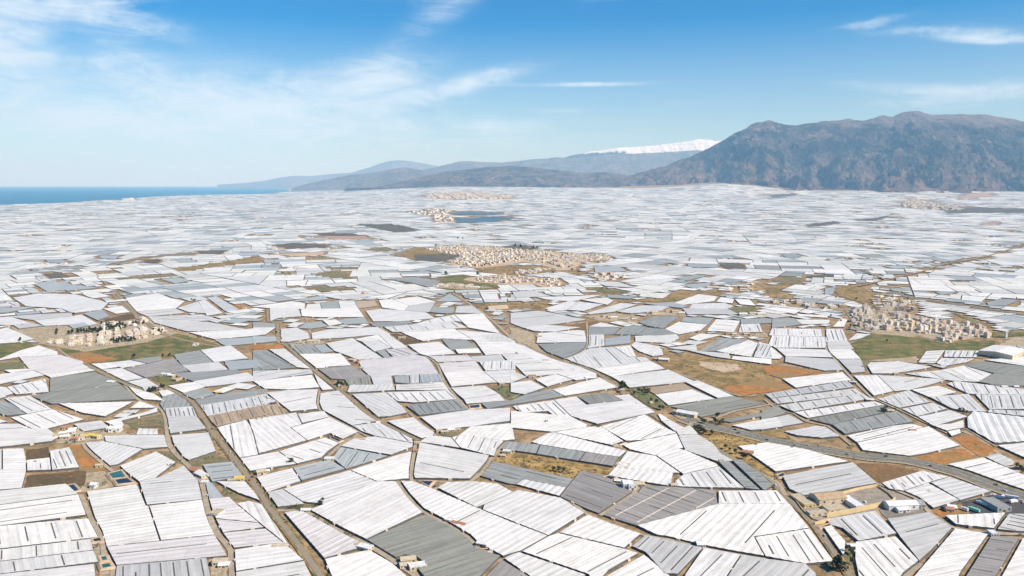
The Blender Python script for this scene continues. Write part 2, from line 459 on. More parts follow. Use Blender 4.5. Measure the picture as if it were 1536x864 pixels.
D e0 0:270,520 380,520 408,542 290,538
B e0 0:960,635 1080,630 1150,645 1050,665
D e0 0:740,745 810,725 900,735 760,750
D e0 0:180,580 490,560 498,570 200,588
#J
D e0 0:802,640 960,625 1110,650 1050,690 930,660
B e0 0:820,600 1000,590 1100,600 900,612
D e0 0:460,350 700,345 720,355 480,362
#K
D e0 0:982,635 1100,612 1180,615 1052,648
B e0 0:1012,675 1200,658 1180,680 1100,695
G e0 0:0,715 130,710 240,745 20,748
G e0 0:480,650 640,655 740,690 560,680
B e0 0:490,560 640,560 690,590 500,600
D e0 0:1050,545 1250,548 1230,570 1060,565
#L
D e0 0:400,650 480,640 540,642 430,662
B e0 0:690,560 800,553 880,570 760,575
B e0 0:870,545 960,522 985,530 900,555
D e0 0:1310,780 1400,758 1510,765 1420,800 1320,795
G e0 0:360,520 450,512 480,520 380,530
D e0 0:80,490 150,480 200,500 120,515
B e0 0:340,695 420,680 400,700 390,730 340,735
D e0 0:1000,715 1080,708 1130,722 1040,732
'''
# name, tint key, z order : corners
FIELDS = '''
#A
ploughed_field brown:148,138 280,118 287,190 152,203
ploughed_field brown:157,283 500,255 525,340 133,372
dirt_yard orange:400,95 490,92 628,240 560,262 460,245
dirt_yard sand:500,270 612,258 662,345 540,372 470,380
dirt_yard sand:540,672 600,680 655,815 640,870 585,870
scrub_patch scrub:1060,210 1252,150 1340,205 1170,228 1100,240
scrub_patch scrub:1265,325 1370,395 1440,440 1320,425
scrub_patch scrub:905,145 990,138 1060,200 1000,215
dirt_yard sand:1095,235 1170,232 1225,330 1160,330
dirt_yard sand:310,60 600,60 600,95 480,105 330,100
dirt_yard sand:1205,775 1315,765 1330,930 1235,930
#B
scrub_patch scrub:130,480 290,455 380,450 290,500 160,500
dirt_yard sand:800,775 860,755 930,768 975,800 935,838 1010,930 960,930
dirt_yard sand:945,315 1120,322 1050,362 1000,362
dirt_yard sand:1400,145 1481,140 1481,215 1370,205
#C
scrub_field gold:-70,150 130,168 385,212 583,242 553,290 400,260 352,306 130,260 -110,206
dirt_yard sand:600,300 760,345 700,385 640,360
dirt_yard sand:575,95 640,90 660,115 600,130
scrub_field gold:1000,0 1100,0 1481,95 1300,122 1420,190 1525,275 1560,330 1481,290 1330,203 1170,110
scrub_patch scrub:930,290 990,290 940,330 940,355
#D
scrub_field rust:505,215 690,215 893,265 650,332 600,290
scrub_field orange:818,190 1110,125 1205,180 1010,235
scrub_field orange:1065,70 1160,45 1310,120 1290,157 1240,183
works_yard asphaltlight:200,410 640,345 830,420 640,480 330,540 270,575 150,410
works_yard asphalt:1000,520 1110,440 1310,395 1600,400 1600,512 1390,512
dirt_yard orange:950,490 1130,450 1180,515 1010,525
scrub_patch scrub:430,740 500,680 500,930 430,930
dirt_yard grey:640,480 840,430 910,500 700,540
dirt_yard sand:1130,30 1150,0 1300,120
#E
meadow meadow:345,328 500,308 860,262 1045,235 1310,310 1000,378 600,410 400,372
village_ground sand:60,200 400,190 620,175 880,135 1050,235 860,290 500,345 250,300 110,240
dirt_yard orange:380,362 520,345 700,387 510,415
ploughed_field brown:610,157 760,118 820,150 640,175
meadow meadow:880,490 1000,478 1105,520 960,553
scrub_field scrub:730,755 860,730 965,712 975,790 800,800
meadow meadow:-40,320 110,290 240,312 120,340 -40,405
dirt_yard sand:310,810 500,780 680,800 760,830 600,870 320,870
dirt_yard orange:1290,68 1470,75 1440,98 1350,92
scrub_field green:-40,412 150,405 140,440 -40,462
#F
scrub_patch brown:782,240 830,237 980,290 870,305 840,270
scrub_field green:1380,560 1480,548 1560,600 1560,640 1508,632 1440,600
scrub_patch scrub:1060,810 1250,795 1200,825 1120,850
dirt_yard sand:190,295 330,275 420,290 350,305 200,308
dirt_yard orange:-30,305 150,305 170,325 -30,332
scrub_patch scrub:240,702 375,690 380,708 250,722
scrub_field dry:1260,60 1508,70 1508,95 1340,100
#G
scrub_field dry:-10,55 180,52 210,70 180,95 -10,85
ploughed_field brown:412,52 470,43 540,60 462,68
scrub_field dry:380,0 640,-5 700,0 560,10
ploughed_field rust:230,202 500,165 525,182 430,215 260,212
dirt_yard sand:430,140 600,120 760,140 700,170 520,165
dirt_yard sand:800,130 840,110 1000,105 1030,135 
scrub_field green:1265,97 1410,75 1445,95 1400,120 1282,117
scrub_field dry:900,375 1000,355 1180,380 1290,396 1530,430 1670,460 1550,475 1480,500 1250,550 1320,605 1100,520 910,450 830,385
ploughed_field orange:1240,555 1400,520 1530,500 1650,560 1500,585 1335,608
dirt_yard pale:1090,402 1330,420 1342,450 1250,470 1120,432
scrub_field green:680,572 800,558 925,672 860,690 760,640
dirt_yard sand:-10,200 130,235 140,300 200,370 60,310 -10,280
dirt_yard sand:930,700 1100,740 1160,760 1060,770 980,740
scrub_field dry:1060,770 1200,755 1290,790 1380,832 1600,805 1640,860 1500,850 1240,790
dirt_yard sand:1260,235 1500,235 1500,260 1260,255
scrub_field dry:620,45 720,50 640,60
#H
meadow meadow:485,300 610,243 770,235 860,255 1050,298 1200,285 1340,283 1330,325 1180,340 930,342 880,412 590,402 545,392
dirt_yard sand:600,205 750,195 930,235 860,260 610,238
scrub_field scrub:545,390 590,402 575,480 555,440
town_ground sand:450,95 700,70 860,130 1100,180 1300,215 1310,260 1040,290 830,240 640,230 520,210
meadow meadow:1300,235 1560,225 1560,255 1330,262
dirt_yard sand:1340,320 1440,262 1560,250 1560,330 1490,345 1400,318
dirt_yard sand:570,400 880,375 880,415 770,405
scrub_field dry:1085,160 1150,150 1330,190 1290,205
ploughed_field orange:-40,430 70,425 330,462 90,508 0,480
scrub_patch scrub:1060,100 1300,190 1250,205
#I
scrub_field dark:270,602 360,600 440,625 300,635
scrub_field brown:862,520 960,520 945,542 870,537
scrub_field dry:1050,575 1300,545 1560,500 1560,535 1300,560 1090,588
scrub_field scrub:700,632 1040,605 1030,622 720,642
scrub_field dark:1180,470 1360,465 1320,487 1200,482
#J
scrub_field dark:100,435 220,420 430,430 420,447 200,455
scrub_field scrub:290,690 400,680 595,695 420,712
scrub_field scrub:350,612 460,588 540,595 570,632 470,627
scrub_field scrub:670,462 740,445 830,465 750,472
scrub_field scrub:130,607 220,580 210,607
dirt_yard pale:80,485 240,480 420,470 400,490 270,500
scrub_field dry:820,492 1000,440 1200,490 1260,500 1050,530 900,505
scrub_field meadow:1100,625 1240,612 1480,690 1250,705 1100,690 880,662 1090,655
ploughed_field dark:360,362 520,355 640,375 400,375
dirt_yard pink:390,378 650,378 690,400 450,398
scrub_field dark:600,310 800,305 1000,345 850,358
scrub_field dry:440,570 620,570 600,580 460,578
#K
#M
town_ground pale:80,160 300,135 560,145 780,165 1000,185 1400,212 1440,235 1200,262 1180,310 1040,320 940,280 800,255 600,290 440,300 210,268 330,215
town_ground dry:440,300 700,285 940,285 1010,320 800,345 700,350 520,335
town_ground pale:400,370 640,352 870,362 1060,385 1075,425 980,450 860,415 680,420 460,405 350,385
scrub_field dark:0,205 200,198 380,208 240,255 0,250
town_ground sand:130,415 330,410 560,440 400,455 140,440
scrub_field dry:1100,320 1230,325 1260,345 1150,350
scrub_field dark:650,145 760,135 890,160 800,170 680,160
#K
scrub_field green:470,702 510,685 700,712 590,720
ploughed_field dry:730,768 900,750 1000,710 1270,715 1240,735 1000,762 900,775
ploughed_field dark:1230,545 1380,545 1400,578 1300,575
scrub_field dark:-10,435 70,435 80,450 -10,455
#L
scrub_field scrub:30,645 120,622 210,640 190,670 60,660
scrub_field dark:215,620 330,608 400,620 240,632
scrub_field dry:-10,690 130,660 120,690 60,700 160,760 -10,740
scrub_field dry:380,690 540,682 700,740 880,770 870,800 600,790 430,740
ploughed_field dark:230,310 400,290 440,300 260,325
ploughed_field dark:500,285 680,265 780,240 640,290
ploughed_field pink:1130,145 1200,125 1320,115 1355,135 1200,155
scrub_field pink:1280,300 1390,290 1380,312 1290,316
scrub_field dark:0,130 160,120 180,130 40,148
scrub_field dark:1040,215 1200,205 1560,215 1560,240 1080,240
town_ground pale:830,160 900,160 1020,185 880,215
'''
# kind width : centre line
ROADS = '''
#A
track 5:960,-20 985,120 1075,215 1165,320 1200,480 1260,630 1335,720 1340,980
road 7:1222,0 1300,120 1481,350 1541,450 1621,550 1721,680 1900,930
track 4:470,395 520,520 590,650 600,740 655,820 640,930
track 4:600,60 480,100 630,245 760,340
track 3:420,90 640,70 780,40 
#B
track 5:125,490 290,497 440,585 640,684 800,783 925,870
track 4:935,-5 920,120 900,315 1000,319 1245,318 1360,190 1430,110 1481,60
track 4:815,318 880,408 960,492 1100,565 1240,652 1290,720
track 4:285,225 380,205 490,108 560,75 590,40
#C
track 4:-95,480 280,418 440,515 750,628 900,655 1100,705 1325,748 1470,772
track 4:510,518 720,382
#P
road 7:768,509 829,538 888,556 926,583 946,600 992,631 1032,652 1070,672 1112,696 1152,717 1176,742 1196,762 1222,788 1282,875
highway 17:1026,629 1056,639 1100,647 1152,660 1238,676 1300,686 1360,691 1437,710 1490,730 1536,745 1640,778
road 8:212,478 240,499 266,508 300,516 335,521
road 8:168,440 190,462 212,478
track 6:680,440 727,472 768,509
#D
track 5:640,335 850,415 930,495 1000,548 1085,592 1290,622 1620,628
track 4:890,797 800,868 760,930
track 4:-15,285 60,330 100,400 
#E
road 7:510,422 590,463 720,527 860,578 980,600 1080,596
road 7:980,560 1060,598 1130,640 1200,738 1240,800 1272,864
track 4:720,527 820,634 930,672 972,735 985,870
track 4:345,330 400,372 510,418
#F
road 6:70,92 75,170 125,178 132,260 180,310 345,458 530,600 630,690 750,770 960,870
track 4:130,262 135,295 190,300 350,290 580,266 770,244 890,330 1000,375 1065,418 1110,530 1150,575 1195,632 1260,695
track 4:265,96 300,165 320,240
track 3:375,575 376,690 560,795 700,870
track 3:900,710 1050,835 1080,880
#G
track 5:-10,205 60,310 200,372 
track 4:230,575 480,500 640,560
track 4:440,170 445,255 430,335 310,390
track 4:910,450 1100,520 1340,608 1440,600
track 3:0,620 120,560 
track 5:1000,835 1060,765 1160,755 1300,700 1510,660 1560,655
#H
track 4:320,210 345,335 400,395 480,490 600,610 640,632 780,693 1060,830
track 3:-20,630 60,690 150,712 225,760 350,785 430,850 490,900
track 3:1165,800 1340,905
highway 10:700,-12 870,32 1000,50 1300,95 1560,135
#L
highway 10:380,690 620,715 
road 8:540,682 900,600 1060,550 1300,505 1560,425
road 7:700,692 1200,642 1440,580 1560,558
road 8:560,585 700,640 
#I
road 9:830,880 800,830 700,722 632,655 640,600 700,545 830,515 1050,490 1300,480
road 8:65,740 300,728 600,690
#J
road 9:60,490 200,620 220,700 
'''
WATER_PONDS = '''
#A
green:625,280 700,260 730,300 652,310
navy:660,315 735,304 775,332 682,342
navy:390,347 428,341 460,378 427,385
black:532,660 580,650 590,672 542,678
green:577,762 615,757 625,783 590,788
green:582,805 635,798 650,822 592,833
#B
navy:942,321 1028,323 1000,353
black:1302,720 1370,711 1385,722 1340,733
black:425,62 498,87 480,96 432,76
#C
green:602,222 625,213 680,226 668,248
navy:530,298 560,291 602,302 575,318
black:585,104 625,92 655,100 620,112
#D
black:292,590 350,572 365,585 300,594
black:50,288 85,275 100,294 65,300
navy:1370,245 1440,238 1460,262 1400,262
#F
black:1110,404 1145,404 1142,412 1112,412
black:640,672 652,672 652,672
navy:1255,668 1315,660 1318,680 1262,685
black:70,652 120,645 130,668 95,675
navy:0,575 50,590 50,602 0,610
#H
navy:1480,375 1560,345 1560,380
'''
# sheet x,y : width depth height turn(deg) roof wall kind
SHEDS = '''
#A
650,24 14 10 5 15 white white
545,66 20 8 5 -20 yellow cream
380,68 12 8 4 10 white cream
335,62 10 7 4 30 cream cream
440,80 9 7 4 0 terracotta cream
410,40 12 8 4 25 white white
470,75 9 7 4 25 cream white
1130,262 14 10 4 -30 terracotta cream
1165,288 18 9 4 -40 white cream
1385,312 12 8 4 10 yellow cream
1340,318 8 6 3 10 cream cream
545,352 6 8 5 0 white white
1255,512 11 12 4 -15 cream white
1275,795 12 10 4 5 cream cream
1300,808 10 8 3 5 white cream
1185,330 8 6 3 0 white white
575,232 8 6 3 20 cream cream
#B
30,272 11 9 4 30 cream cream
425,198 12 8 4 0 white cream
60,265 8 6 3 10 white cream
620,80 8 6 3 -10 cream cream
632,712 14 9 4 -25 white cream
600,695 8 6 3 -25 cream cream
880,782 14 9 4 15 cream cream
935,820 16 8 4 20 white cream
860,810 9 8 3 15 cream white
1310,692 11 6 4 -20 white cream
1452,155 11 7 4 -10 white cream
1430,175 7 6 3 -10 cream cream
1175,572 16 6 3 -25 terracotta cream
1120,552 10 6 3 -25 white cream
140,702 13 8 3 5 cream cream
925,150 7 6 4 0 terracotta cream
935,105 8 7 4 0 cream cream
290,492 10 6 3 0 white cream
#C
660,352 9 13 7 5 white white
690,358 9 13 7 5 white white
735,343 12 10 4 0 cream cream
620,322 11 7 3 -15 white cream
605,122 10 7 3 10 cream cream
800,458 7 5 3 0 white white
1090,693 8 9 4 0 white white
935,350 7 7 4 0 cream cream
1210,208 6 5 3 0 cream cream
1365,160 14 9 4 -20 terracotta cream
#G
1030,722 30 15 6 -35 white cream
975,712 14 10 5 -35 cream cream
895,400 20 12 5 -20 white cream
855,395 9 8 4 -20 cream cream
118,497 14 9 4 10 terracotta cream
450,507 12 8 4 0 white cream
650,585 7 7 6 0 cream cream
550,140 18 12 5 10 cream cream
600,150 20 12 5 0 white cream
660,160 20 12 5 -10 cream cream
720,158 14 10 4 0 white cream
840,122 20 14 6 10 cream cream
880,118 16 12 6 0 terracotta cream
920,112 16 12 7 0 cream cream
960,115 18 12 6 0 cream cream
1000,125 16 12 6 -10 white cream
1110,232 14 9 4 0 terracotta cream
1170,228 16 9 4 0 white cream
1275,246 14 10 5 0 terracotta cream
1310,248 14 10 5 0 white cream
1345,246 14 10 5 0 terracotta cream
1380,248 14 10 5 0 cream cream
1415,250 14 10 5 0 terracotta cream
1360,132 22 14 6 0 white cream
1420,128 22 14 6 0 cream cream
1470,130 26 14 6 0 white cream
160,260 12 9 4 0 cream cream
200,400 10 6 3 0 cream cream
890,330 9 9 4 0 cream cream
820,650 8 6 3 30 cream cream
#F
340,290 26 12 5 5 cream cream
265,297 14 10 4 0 cream cream
380,447 16 8 4 0 white cream
570,400 12 10 4 -25 cream cream
600,412 10 9 4 -25 terracotta cream
625,448 8 6 4 0 cream cream
860,268 16 8 4 0 cream cream
1080,818 9 6 3 10 cream cream
1110,822 10 7 3 10 cream cream
1150,812 10 7 3 10 white cream
1190,808 9 7 3 10 cream cream
1420,92 60 22 7 25 cream cream
1230,362 9 6 3 0 terracotta white
1160,408 7 6 4 0 white white
500,555 8 8 4 0 cream cream
480,540 8 8 4 -20 cream cream
1450,540 10 7 3 0 cream cream
650,8 14 10 5 0 cream cream
630,10 12 10 5 0 terracotta cream
720,768 7 5 3 20 white white
#E
1155,305 10 8 4 0 cream white
1145,312 6 6 3 0 white white
975,488 16 9 5 -10 white white
1010,492 12 9 4 -15 white cream
1035,515 12 8 4 -25 cream cream
1055,508 8 8 4 -25 terracotta cream
655,530 12 9 4 -10 white cream
1230,155 9 7 4 0 white white
1345,162 10 7 4 0 white white
1120,150 22 12 5 0 white white
1165,150 16 12 5 0 white white
55,185 14 10 5 0 cream cream
40,200 12 8 4 0 cream cream
1290,590 9 7 3 0 yellow cream
940,572 8 6 3 0 cream cream
1440,90 10 8 4 0 cream cream
395,800 11 8 4 20 terracotta cream
430,812 10 8 4 20 white cream
470,838 10 8 4 20 cream cream
510,852 14 7 4 0 yellow cream
370,835 10 8 4 30 white cream
#H
500,533 12 8 4 -30 white cream
600,637 12 8 4 -25 white cream
715,702 14 8 4 -10 cream cream
955,430 10 8 4 -30 cream cream
1000,437 9 6 3 -10 terracotta cream
850,815 9 5 3 0 terracotta cream
1110,602 10 6 3 -15 cream cream
1390,560 10 6 4 0 white cream
1460,560 8 6 4 0 white cream
755,480 10 6 3 0 cream cream
#D
1060,480 9 9 4 -10 white cream
1048,490 8 8 4 -10 terracotta cream
1300,630 8 8 4 0 white white
480,700 8 6 3 0 white white
'''
TOWNS = [  # sheet polygon, spacing (m), storeys range, name
    ('H', [(460,105),(560,95),(700,75),(860,60),(870,110),(700,150),(640,225),(520,205)], 16, (1, 5), 'apartment town on the right'),
    ('H', [(640,150),(850,150),(1090,180),(1290,210),(1300,262),(1180,275),(1040,290),(930,240),(830,230),(660,215)], 15, (1, 4), 'apartment town on the right'),
    ('H', [(10,45),(150,58),(330,72),(450,80),(445,95),(330,92),(160,80),(20,70)], 26, (1, 3), 'scattered houses west of the apartment town'),
    ('H', [(620,10),(860,60),(700,80),(560,60)], 34, (1, 2), 'scattered houses west of the apartment town'),
    ('E', [(255,275),(400,262),(600,235),(740,205),(860,205),(1010,225),(860,262),(740,290),(600,310),(440,315),(300,300)], 16, (1, 2), 'village among dark trees'),
    ('E', [(590,185),(760,160),(860,145),(890,170),(740,200),(600,222)], 20, (1, 2), 'village among dark trees'),
    ('M', [(90,162),(300,140),(560,150),(780,170),(800,235),(600,275),(450,290),(230,260),(350,212)], 19, (1, 3), 'town in the middle of the plain'),
    ('M', [(780,170),(1000,190),(1040,215),(1080,300),(950,270),(800,240)], 17, (1, 4), 'town in the middle of the plain'),
    ('M', [(1060,195),(1400,215),(1430,238),(1200,258),(1120,300),(1070,230)], 19, (1, 4), 'town in the middle of the plain'),
    ('M', [(450,372),(640,355),(860,368),(1050,390),(1060,420),(1000,440),(880,402),(700,410),(470,400)], 18, (1, 3), 'town in the middle of the plain'),
    ('M', [(710,322),(870,310),(1010,302),(870,340),(740,348)], 20, (1, 2), 'town in the middle of the plain'),
    ('M', [(130,420),(330,412),(540,440),(400,450),(140,438)], 30, (1, 2), 'town in the middle of the plain'),
    ('K', [(470,620),(560,605),(680,625),(640,645),(520,640)], 26, (1, 3), 'white sheds east of the middle town'),
    ('J', [(1000,135),(1100,120),(1380,120),(1560,135),(1500,155),(1100,155)], 75, (2, 6), 'far town before the hills'),
    ('J', [(900,235),(1080,215),(1180,220),(1130,245),(1200,290),(1080,300),(1050,255)], 60, (1, 4), 'far town before the hills'),
    ('L', [(830,165),(900,155),(1010,180),(1180,200),(1150,225),(900,215),(800,200)], 60, (1, 4), 'far town under the mountain'),
    ('I', [(730,150),(780,145),(800,165),(740,165)], 90, (3, 7), 'far town on the coast'),
    ('L', [(-340,690),(-180,670),(0,640),(-20,700),(-200,720)], 48, (1, 2), 'scattered houses west of the apartment town'),
    ('L', [(640,325),(720,320),(720,335),(650,335)], 48, (1, 3), 'far farmhouses on the plain'),
]
TREES = {  # sheet: (x, y, height m)
 'E': [(405,243,10),(425,238,11),(330,245,9),(335,232,10),(460,236,12),(478,232,13),(495,230,12),(512,233,12),(530,228,13),(548,232,11),(562,225,12),(578,232,11),(592,226,13),(640,215,13),
       (655,210,12),(672,212,12),(690,208,14),(705,200,15),(722,198,13),(740,205,12),(705,215,11),(765,185,10),(785,188,11),(800,182,10),(820,178,10),(845,182,9),(655,290,11),(670,285,12),(688,292,11),(705,285,12),
       (722,280,13),(738,286,12),(755,280,12),(772,284,11),(790,282,11),(600,190,10),(625,195,11),(645,195,10),(700,292,10),(905,225,8),(935,230,8),(955,228,8),(120,285,11),(130,190,5),(1140,48,7),(435,128,7),(790,380,9),(960,375,8),(1000,372,8),(1168,262,6),(1215,268,6),(900,585,10),(915,578,9),(950,560,8),(880,580,8),(965,555,7),(920,500,6),(935,512,6)],
 'A': [(200,215,5),(590,32,5),(430,100,6),(385,100,6),(980,235,6),(1010,232,6),(1465,268,6),(1460,300,6),(510,345,6),(530,352,5),(605,340,6),(560,700,5),(1340,390,4),(1310,400,4)],
 'B': [(185,215,6),(205,215,7),(380,455,8),(210,475,6),(230,468,6),(255,478,6),(190,480,5),(345,462,5),(870,775,6),(850,785,5),(890,765,6),(520,625,5),(540,632,5),(560,640,5),(400,565,5),(420,575,5),(340,525,5),(360,540,5),(1050,350,6),(1035,355,5),(10,330,4),(175,560,4)],
 'C': [(440,8,6),(460,6,6),(500,10,6),(1155,52,8),(1075,20,8),(1090,28,9),(1105,38,8),(1120,45,7),(1235,130,7),(1260,145,7),(1290,160,8),(1335,185,9),(1350,190,9),(1310,45,6),(270,262,7),(300,268,8),(240,258,7),(320,275,6),(650,328,6),(665,330,6),(210,240,5),(1410,115,5),(1480,240,5)],
 'D': [(395,830,14),(415,838,13),(405,820,12),(470,640,6),(480,665,6),(475,740,8),(485,800,8),(930,385,5),(1440,240,7),(1460,260,8),(1470,275,8),(1165,475,4),(140,130,5),(485,125,6),(150,115,4),(620,75,4),(690,50,4),(1500,640,5),(1460,635,5)],
 'F': [(500,550,11),(485,545,9),(515,555,9),(120,240,8),(100,238,6),(340,278,6),(370,280,6),(765,738,6),(740,742,6),(880,725,5),(1405,580,5),(1430,570,6),(1450,560,6),(1480,590,6),(1490,610,6),(300,715,5),(270,712,5),(430,845,6),(1170,60,6),(1300,90,5),(1390,130,6),(1440,170,6),(1480,210,6)],
 'G': [(650,558,13),(662,562,12),(640,568,11),(795,600,9),(780,580,8),(765,590,8),(800,590,9),(745,585,8),(820,640,8),(850,650,8),(720,600,7),(870,685,8),(890,690,8),(150,232,6),(200,765,6),(480,790,6),(510,792,6),(1200,770,9),(1225,780,9),(1190,760,8),(1120,765,7),(1135,770,7),(1240,775,8),(1075,800,7),(1090,810,8),(1110,822,8),(1130,832,8),(100,20,5),(560,150,7),(700,150,6),(480,150,6),(620,148,7),(1210,735,8),(1150,640,4),(1000,430,5),(1030,440,5)],
 'H': [(470,180,9),(485,200,9),(480,215,8),(700,290,7),(720,300,6),(690,705,10),(670,705,8),(745,700,7),(1150,700,7),(1130,695,7),(1170,712,7),(130,50,8),(560,100,9),(640,55,9),(760,60,9),(800,45,10),(820,40,9),(430,170,8),(330,90,8),(230,95,8),(90,60,8),(1200,250,6),(560,440,6),(570,460,6),(1250,365,7),(1090,600,5),(370,140,8),(260,30,8),(400,30,8),(520,40,8)],
 'I': [(1170,768,8),(1150,765,7),(250,636,6)],
 'J': [(1140,612,14),(1330,612,14),(1210,395,14),(1240,395,12),(640,724,8),(1370,560,10),(1490,540,10),(1500,525,10),(1080,440,12)],
 'K': [(50,445,16),(20,440,16),(130,452,16),(150,455,14),(215,545,9),(55,515,9),(20,520,9),(450,608,8),(300,500,10),(260,500,9),(340,570,9),(360,585,9),(400,600,9),(540,700,7),(700,778,6)],
}
# ---------------------------------------------------------------- terrain shape
def sstep(a, b, x):
    t = np.clip((np.asarray(x, float) - a) / (b - a), 0, 1); return t * t * (3 - 2 * t)
_cx = np.array([-900, 0, 100, 190, 230, 300, 400, 440, 470, 500.]); _cy = np.array([318, 307, 303.5, 298.5, 294.5, 292.3, 291, 288.5, 285, 280.])
_cu = (_cx - 768) / FPX; _cY = CAM_H * FPX / (_cy - 276)
def coast(u): return np.interp(u, _cu, _cY)
def rise(x, y):
    y = np.maximum(np.asarray(y, float), 50.); u = np.asarray(x, float) / y
    A = 235 * sstep(-0.36, -0.05, u)
    s = np.clip((y - 7000) / 13000, 0, 1.12) ** 1.2
    return A * s
def ground(x, y):
    x = np.asarray(x, float); yy = np.maximum(np.asarray(y, float), 50.); u = x / yy
    z = rise(x, yy)
    w = sstep(8500, 13000, yy) * sstep(-0.05, 0.15, u)
    z = z + w * (14 * np.sin(x / 700. + 1.0) * np.sin(yy / 900.) + 22 * np.sin(x / 1700. + yy / 2600. + 2.1))
    z = z + 135 * np.exp(-((u - .275) / .075) ** 2) * sstep(13500, 18800, yy)
    Yc = coast(u)
    z = z - 40 * sstep(0, 500, yy - Yc) * (u < -0.2)
    return z
def ray(px, py):
    rx = (px - 768) / FPX; ry = (432 - py) / FPX
    cp, sp = math.cos(PITCH), math.sin(PITCH)
    return (rx, cp + ry * sp, -sp + ry * cp)
def unproj(px, py, extra=0.0):
    d = ray(px, max(py, 277.5))
    lo = 0.0; t = 300.0
    f = lambda t: CAM_H + t * d[2] - float(ground(t * d[0], t * d[1])) - extra
    while f(t) > 0 and t < 60000: lo = t; t *= 1.06
    hi = t
    for _ in range(30):
        m = (lo + hi) / 2
        if f(m) > 0: lo = m
        else: hi = m
    return Vector((hi * d[0], hi * d[1], float(ground(hi * d[0], hi * d[1]))))
def proj(x, y, z):
    cp, sp = math.cos(PITCH), math.sin(PITCH)
    dz = z - CAM_H; dep = y * cp - dz * sp; up = y * sp + dz * cp
    dep = max(dep, 1e-3)
    return 768 + FPX * x / dep, 432 - FPX * up / dep
def sheet_px(s, x, y):
    ox, oy, k = SHEETS[s]; return ox + x / k, oy + y / k
# ---------------------------------------------------------------- materials
MATS = {}
def new_mat(name):
    m = bpy.data.materials.new(name); m.use_nodes = True; t = m.node_tree; t.nodes.clear()
    o = t.nodes.new('ShaderNodeOutputMaterial'); b = t.nodes.new('ShaderNodeBsdfPrincipled'); t.links.new(b.outputs[0], o.inputs[0])
    return m, t, b
def nnode(t, typ, **kw):
    n = t.nodes.new(typ)
    for k, v in kw.items():
        if k in n.inputs: n.inputs[k].default_value = v
        else: setattr(n, k, v)
    return n
def tmath(t, op, a, b=None):
    m = t.nodes.new('ShaderNodeMath'); m.operation = op
    for i, v in enumerate((a, b)):
        if v is None: continue
        if isinstance(v, (int, float)): m.inputs[i].default_value = v
        else: t.links.new(v, m.inputs[i])
    return m.outputs[0]
def tnoise(t, vec, scale, detail=4, rough=.55, dist=0.0, mscale=None):
    if mscale:
        mp = t.nodes.new('ShaderNodeMapping'); mp.inputs['Scale'].default_value = mscale; t.links.new(vec, mp.inputs[0]); vec = mp.outputs[0]
    n = t.nodes.new('ShaderNodeTexNoise'); n.inputs['Scale'].default_value = scale; n.inputs['Detail'].default_value = detail
    n.inputs['Roughness'].default_value = rough; n.inputs['Distortion'].default_value = dist
    t.links.new(vec, n.inputs['Vector']); return n.outputs[0]
def tramp(t, fac, lo, hi, a=0.0, b=1.0):
    m = t.nodes.new('ShaderNodeMapRange'); m.interpolation_type = 'SMOOTHSTEP'; t.links.new(fac, m.inputs[0])
    m.inputs[1].default_value = lo; m.inputs[2].default_value = hi; m.inputs[3].default_value = a; m.inputs[4].default_value = b
    return m.outputs[0]
def tmix(t, fac, a, b, mode='MIX'):
    m = t.nodes.new('ShaderNodeMixRGB'); m.blend_type = mode
    for i, v in enumerate((fac, a, b)):
        if isinstance(v, (int, float)): m.inputs[i].default_value = v
        elif isinstance(v, tuple): m.inputs[i].default_value = (*v[:3], 1)
        else: t.links.new(v, m.inputs[i])
    return m.outputs[0]
TINT = {'W': (.83, .80, .745), 'V': (.73, .71, .66), 'G': (.62, .605, .565), 'B': (.42, .445, .435), 'D': (.36, .375, .35),
        'O': (.33, .33, .275), 'T': (.36, .335, .31), 'P': (.74, .69, .655), 'S': (.50, .37, .235), 'X': (.74, .73, .69)}
COLNAME = {'W': 'bright white', 'V': 'off-white', 'G': 'light grey', 'B': 'pale blue-grey', 'D': 'dark slate-grey', 'O': 'olive-grey',
           'T': 'grey-brown', 'P': 'pinkish white', 'S': 'sand-brown', 'X': 'big-span blue-white'}
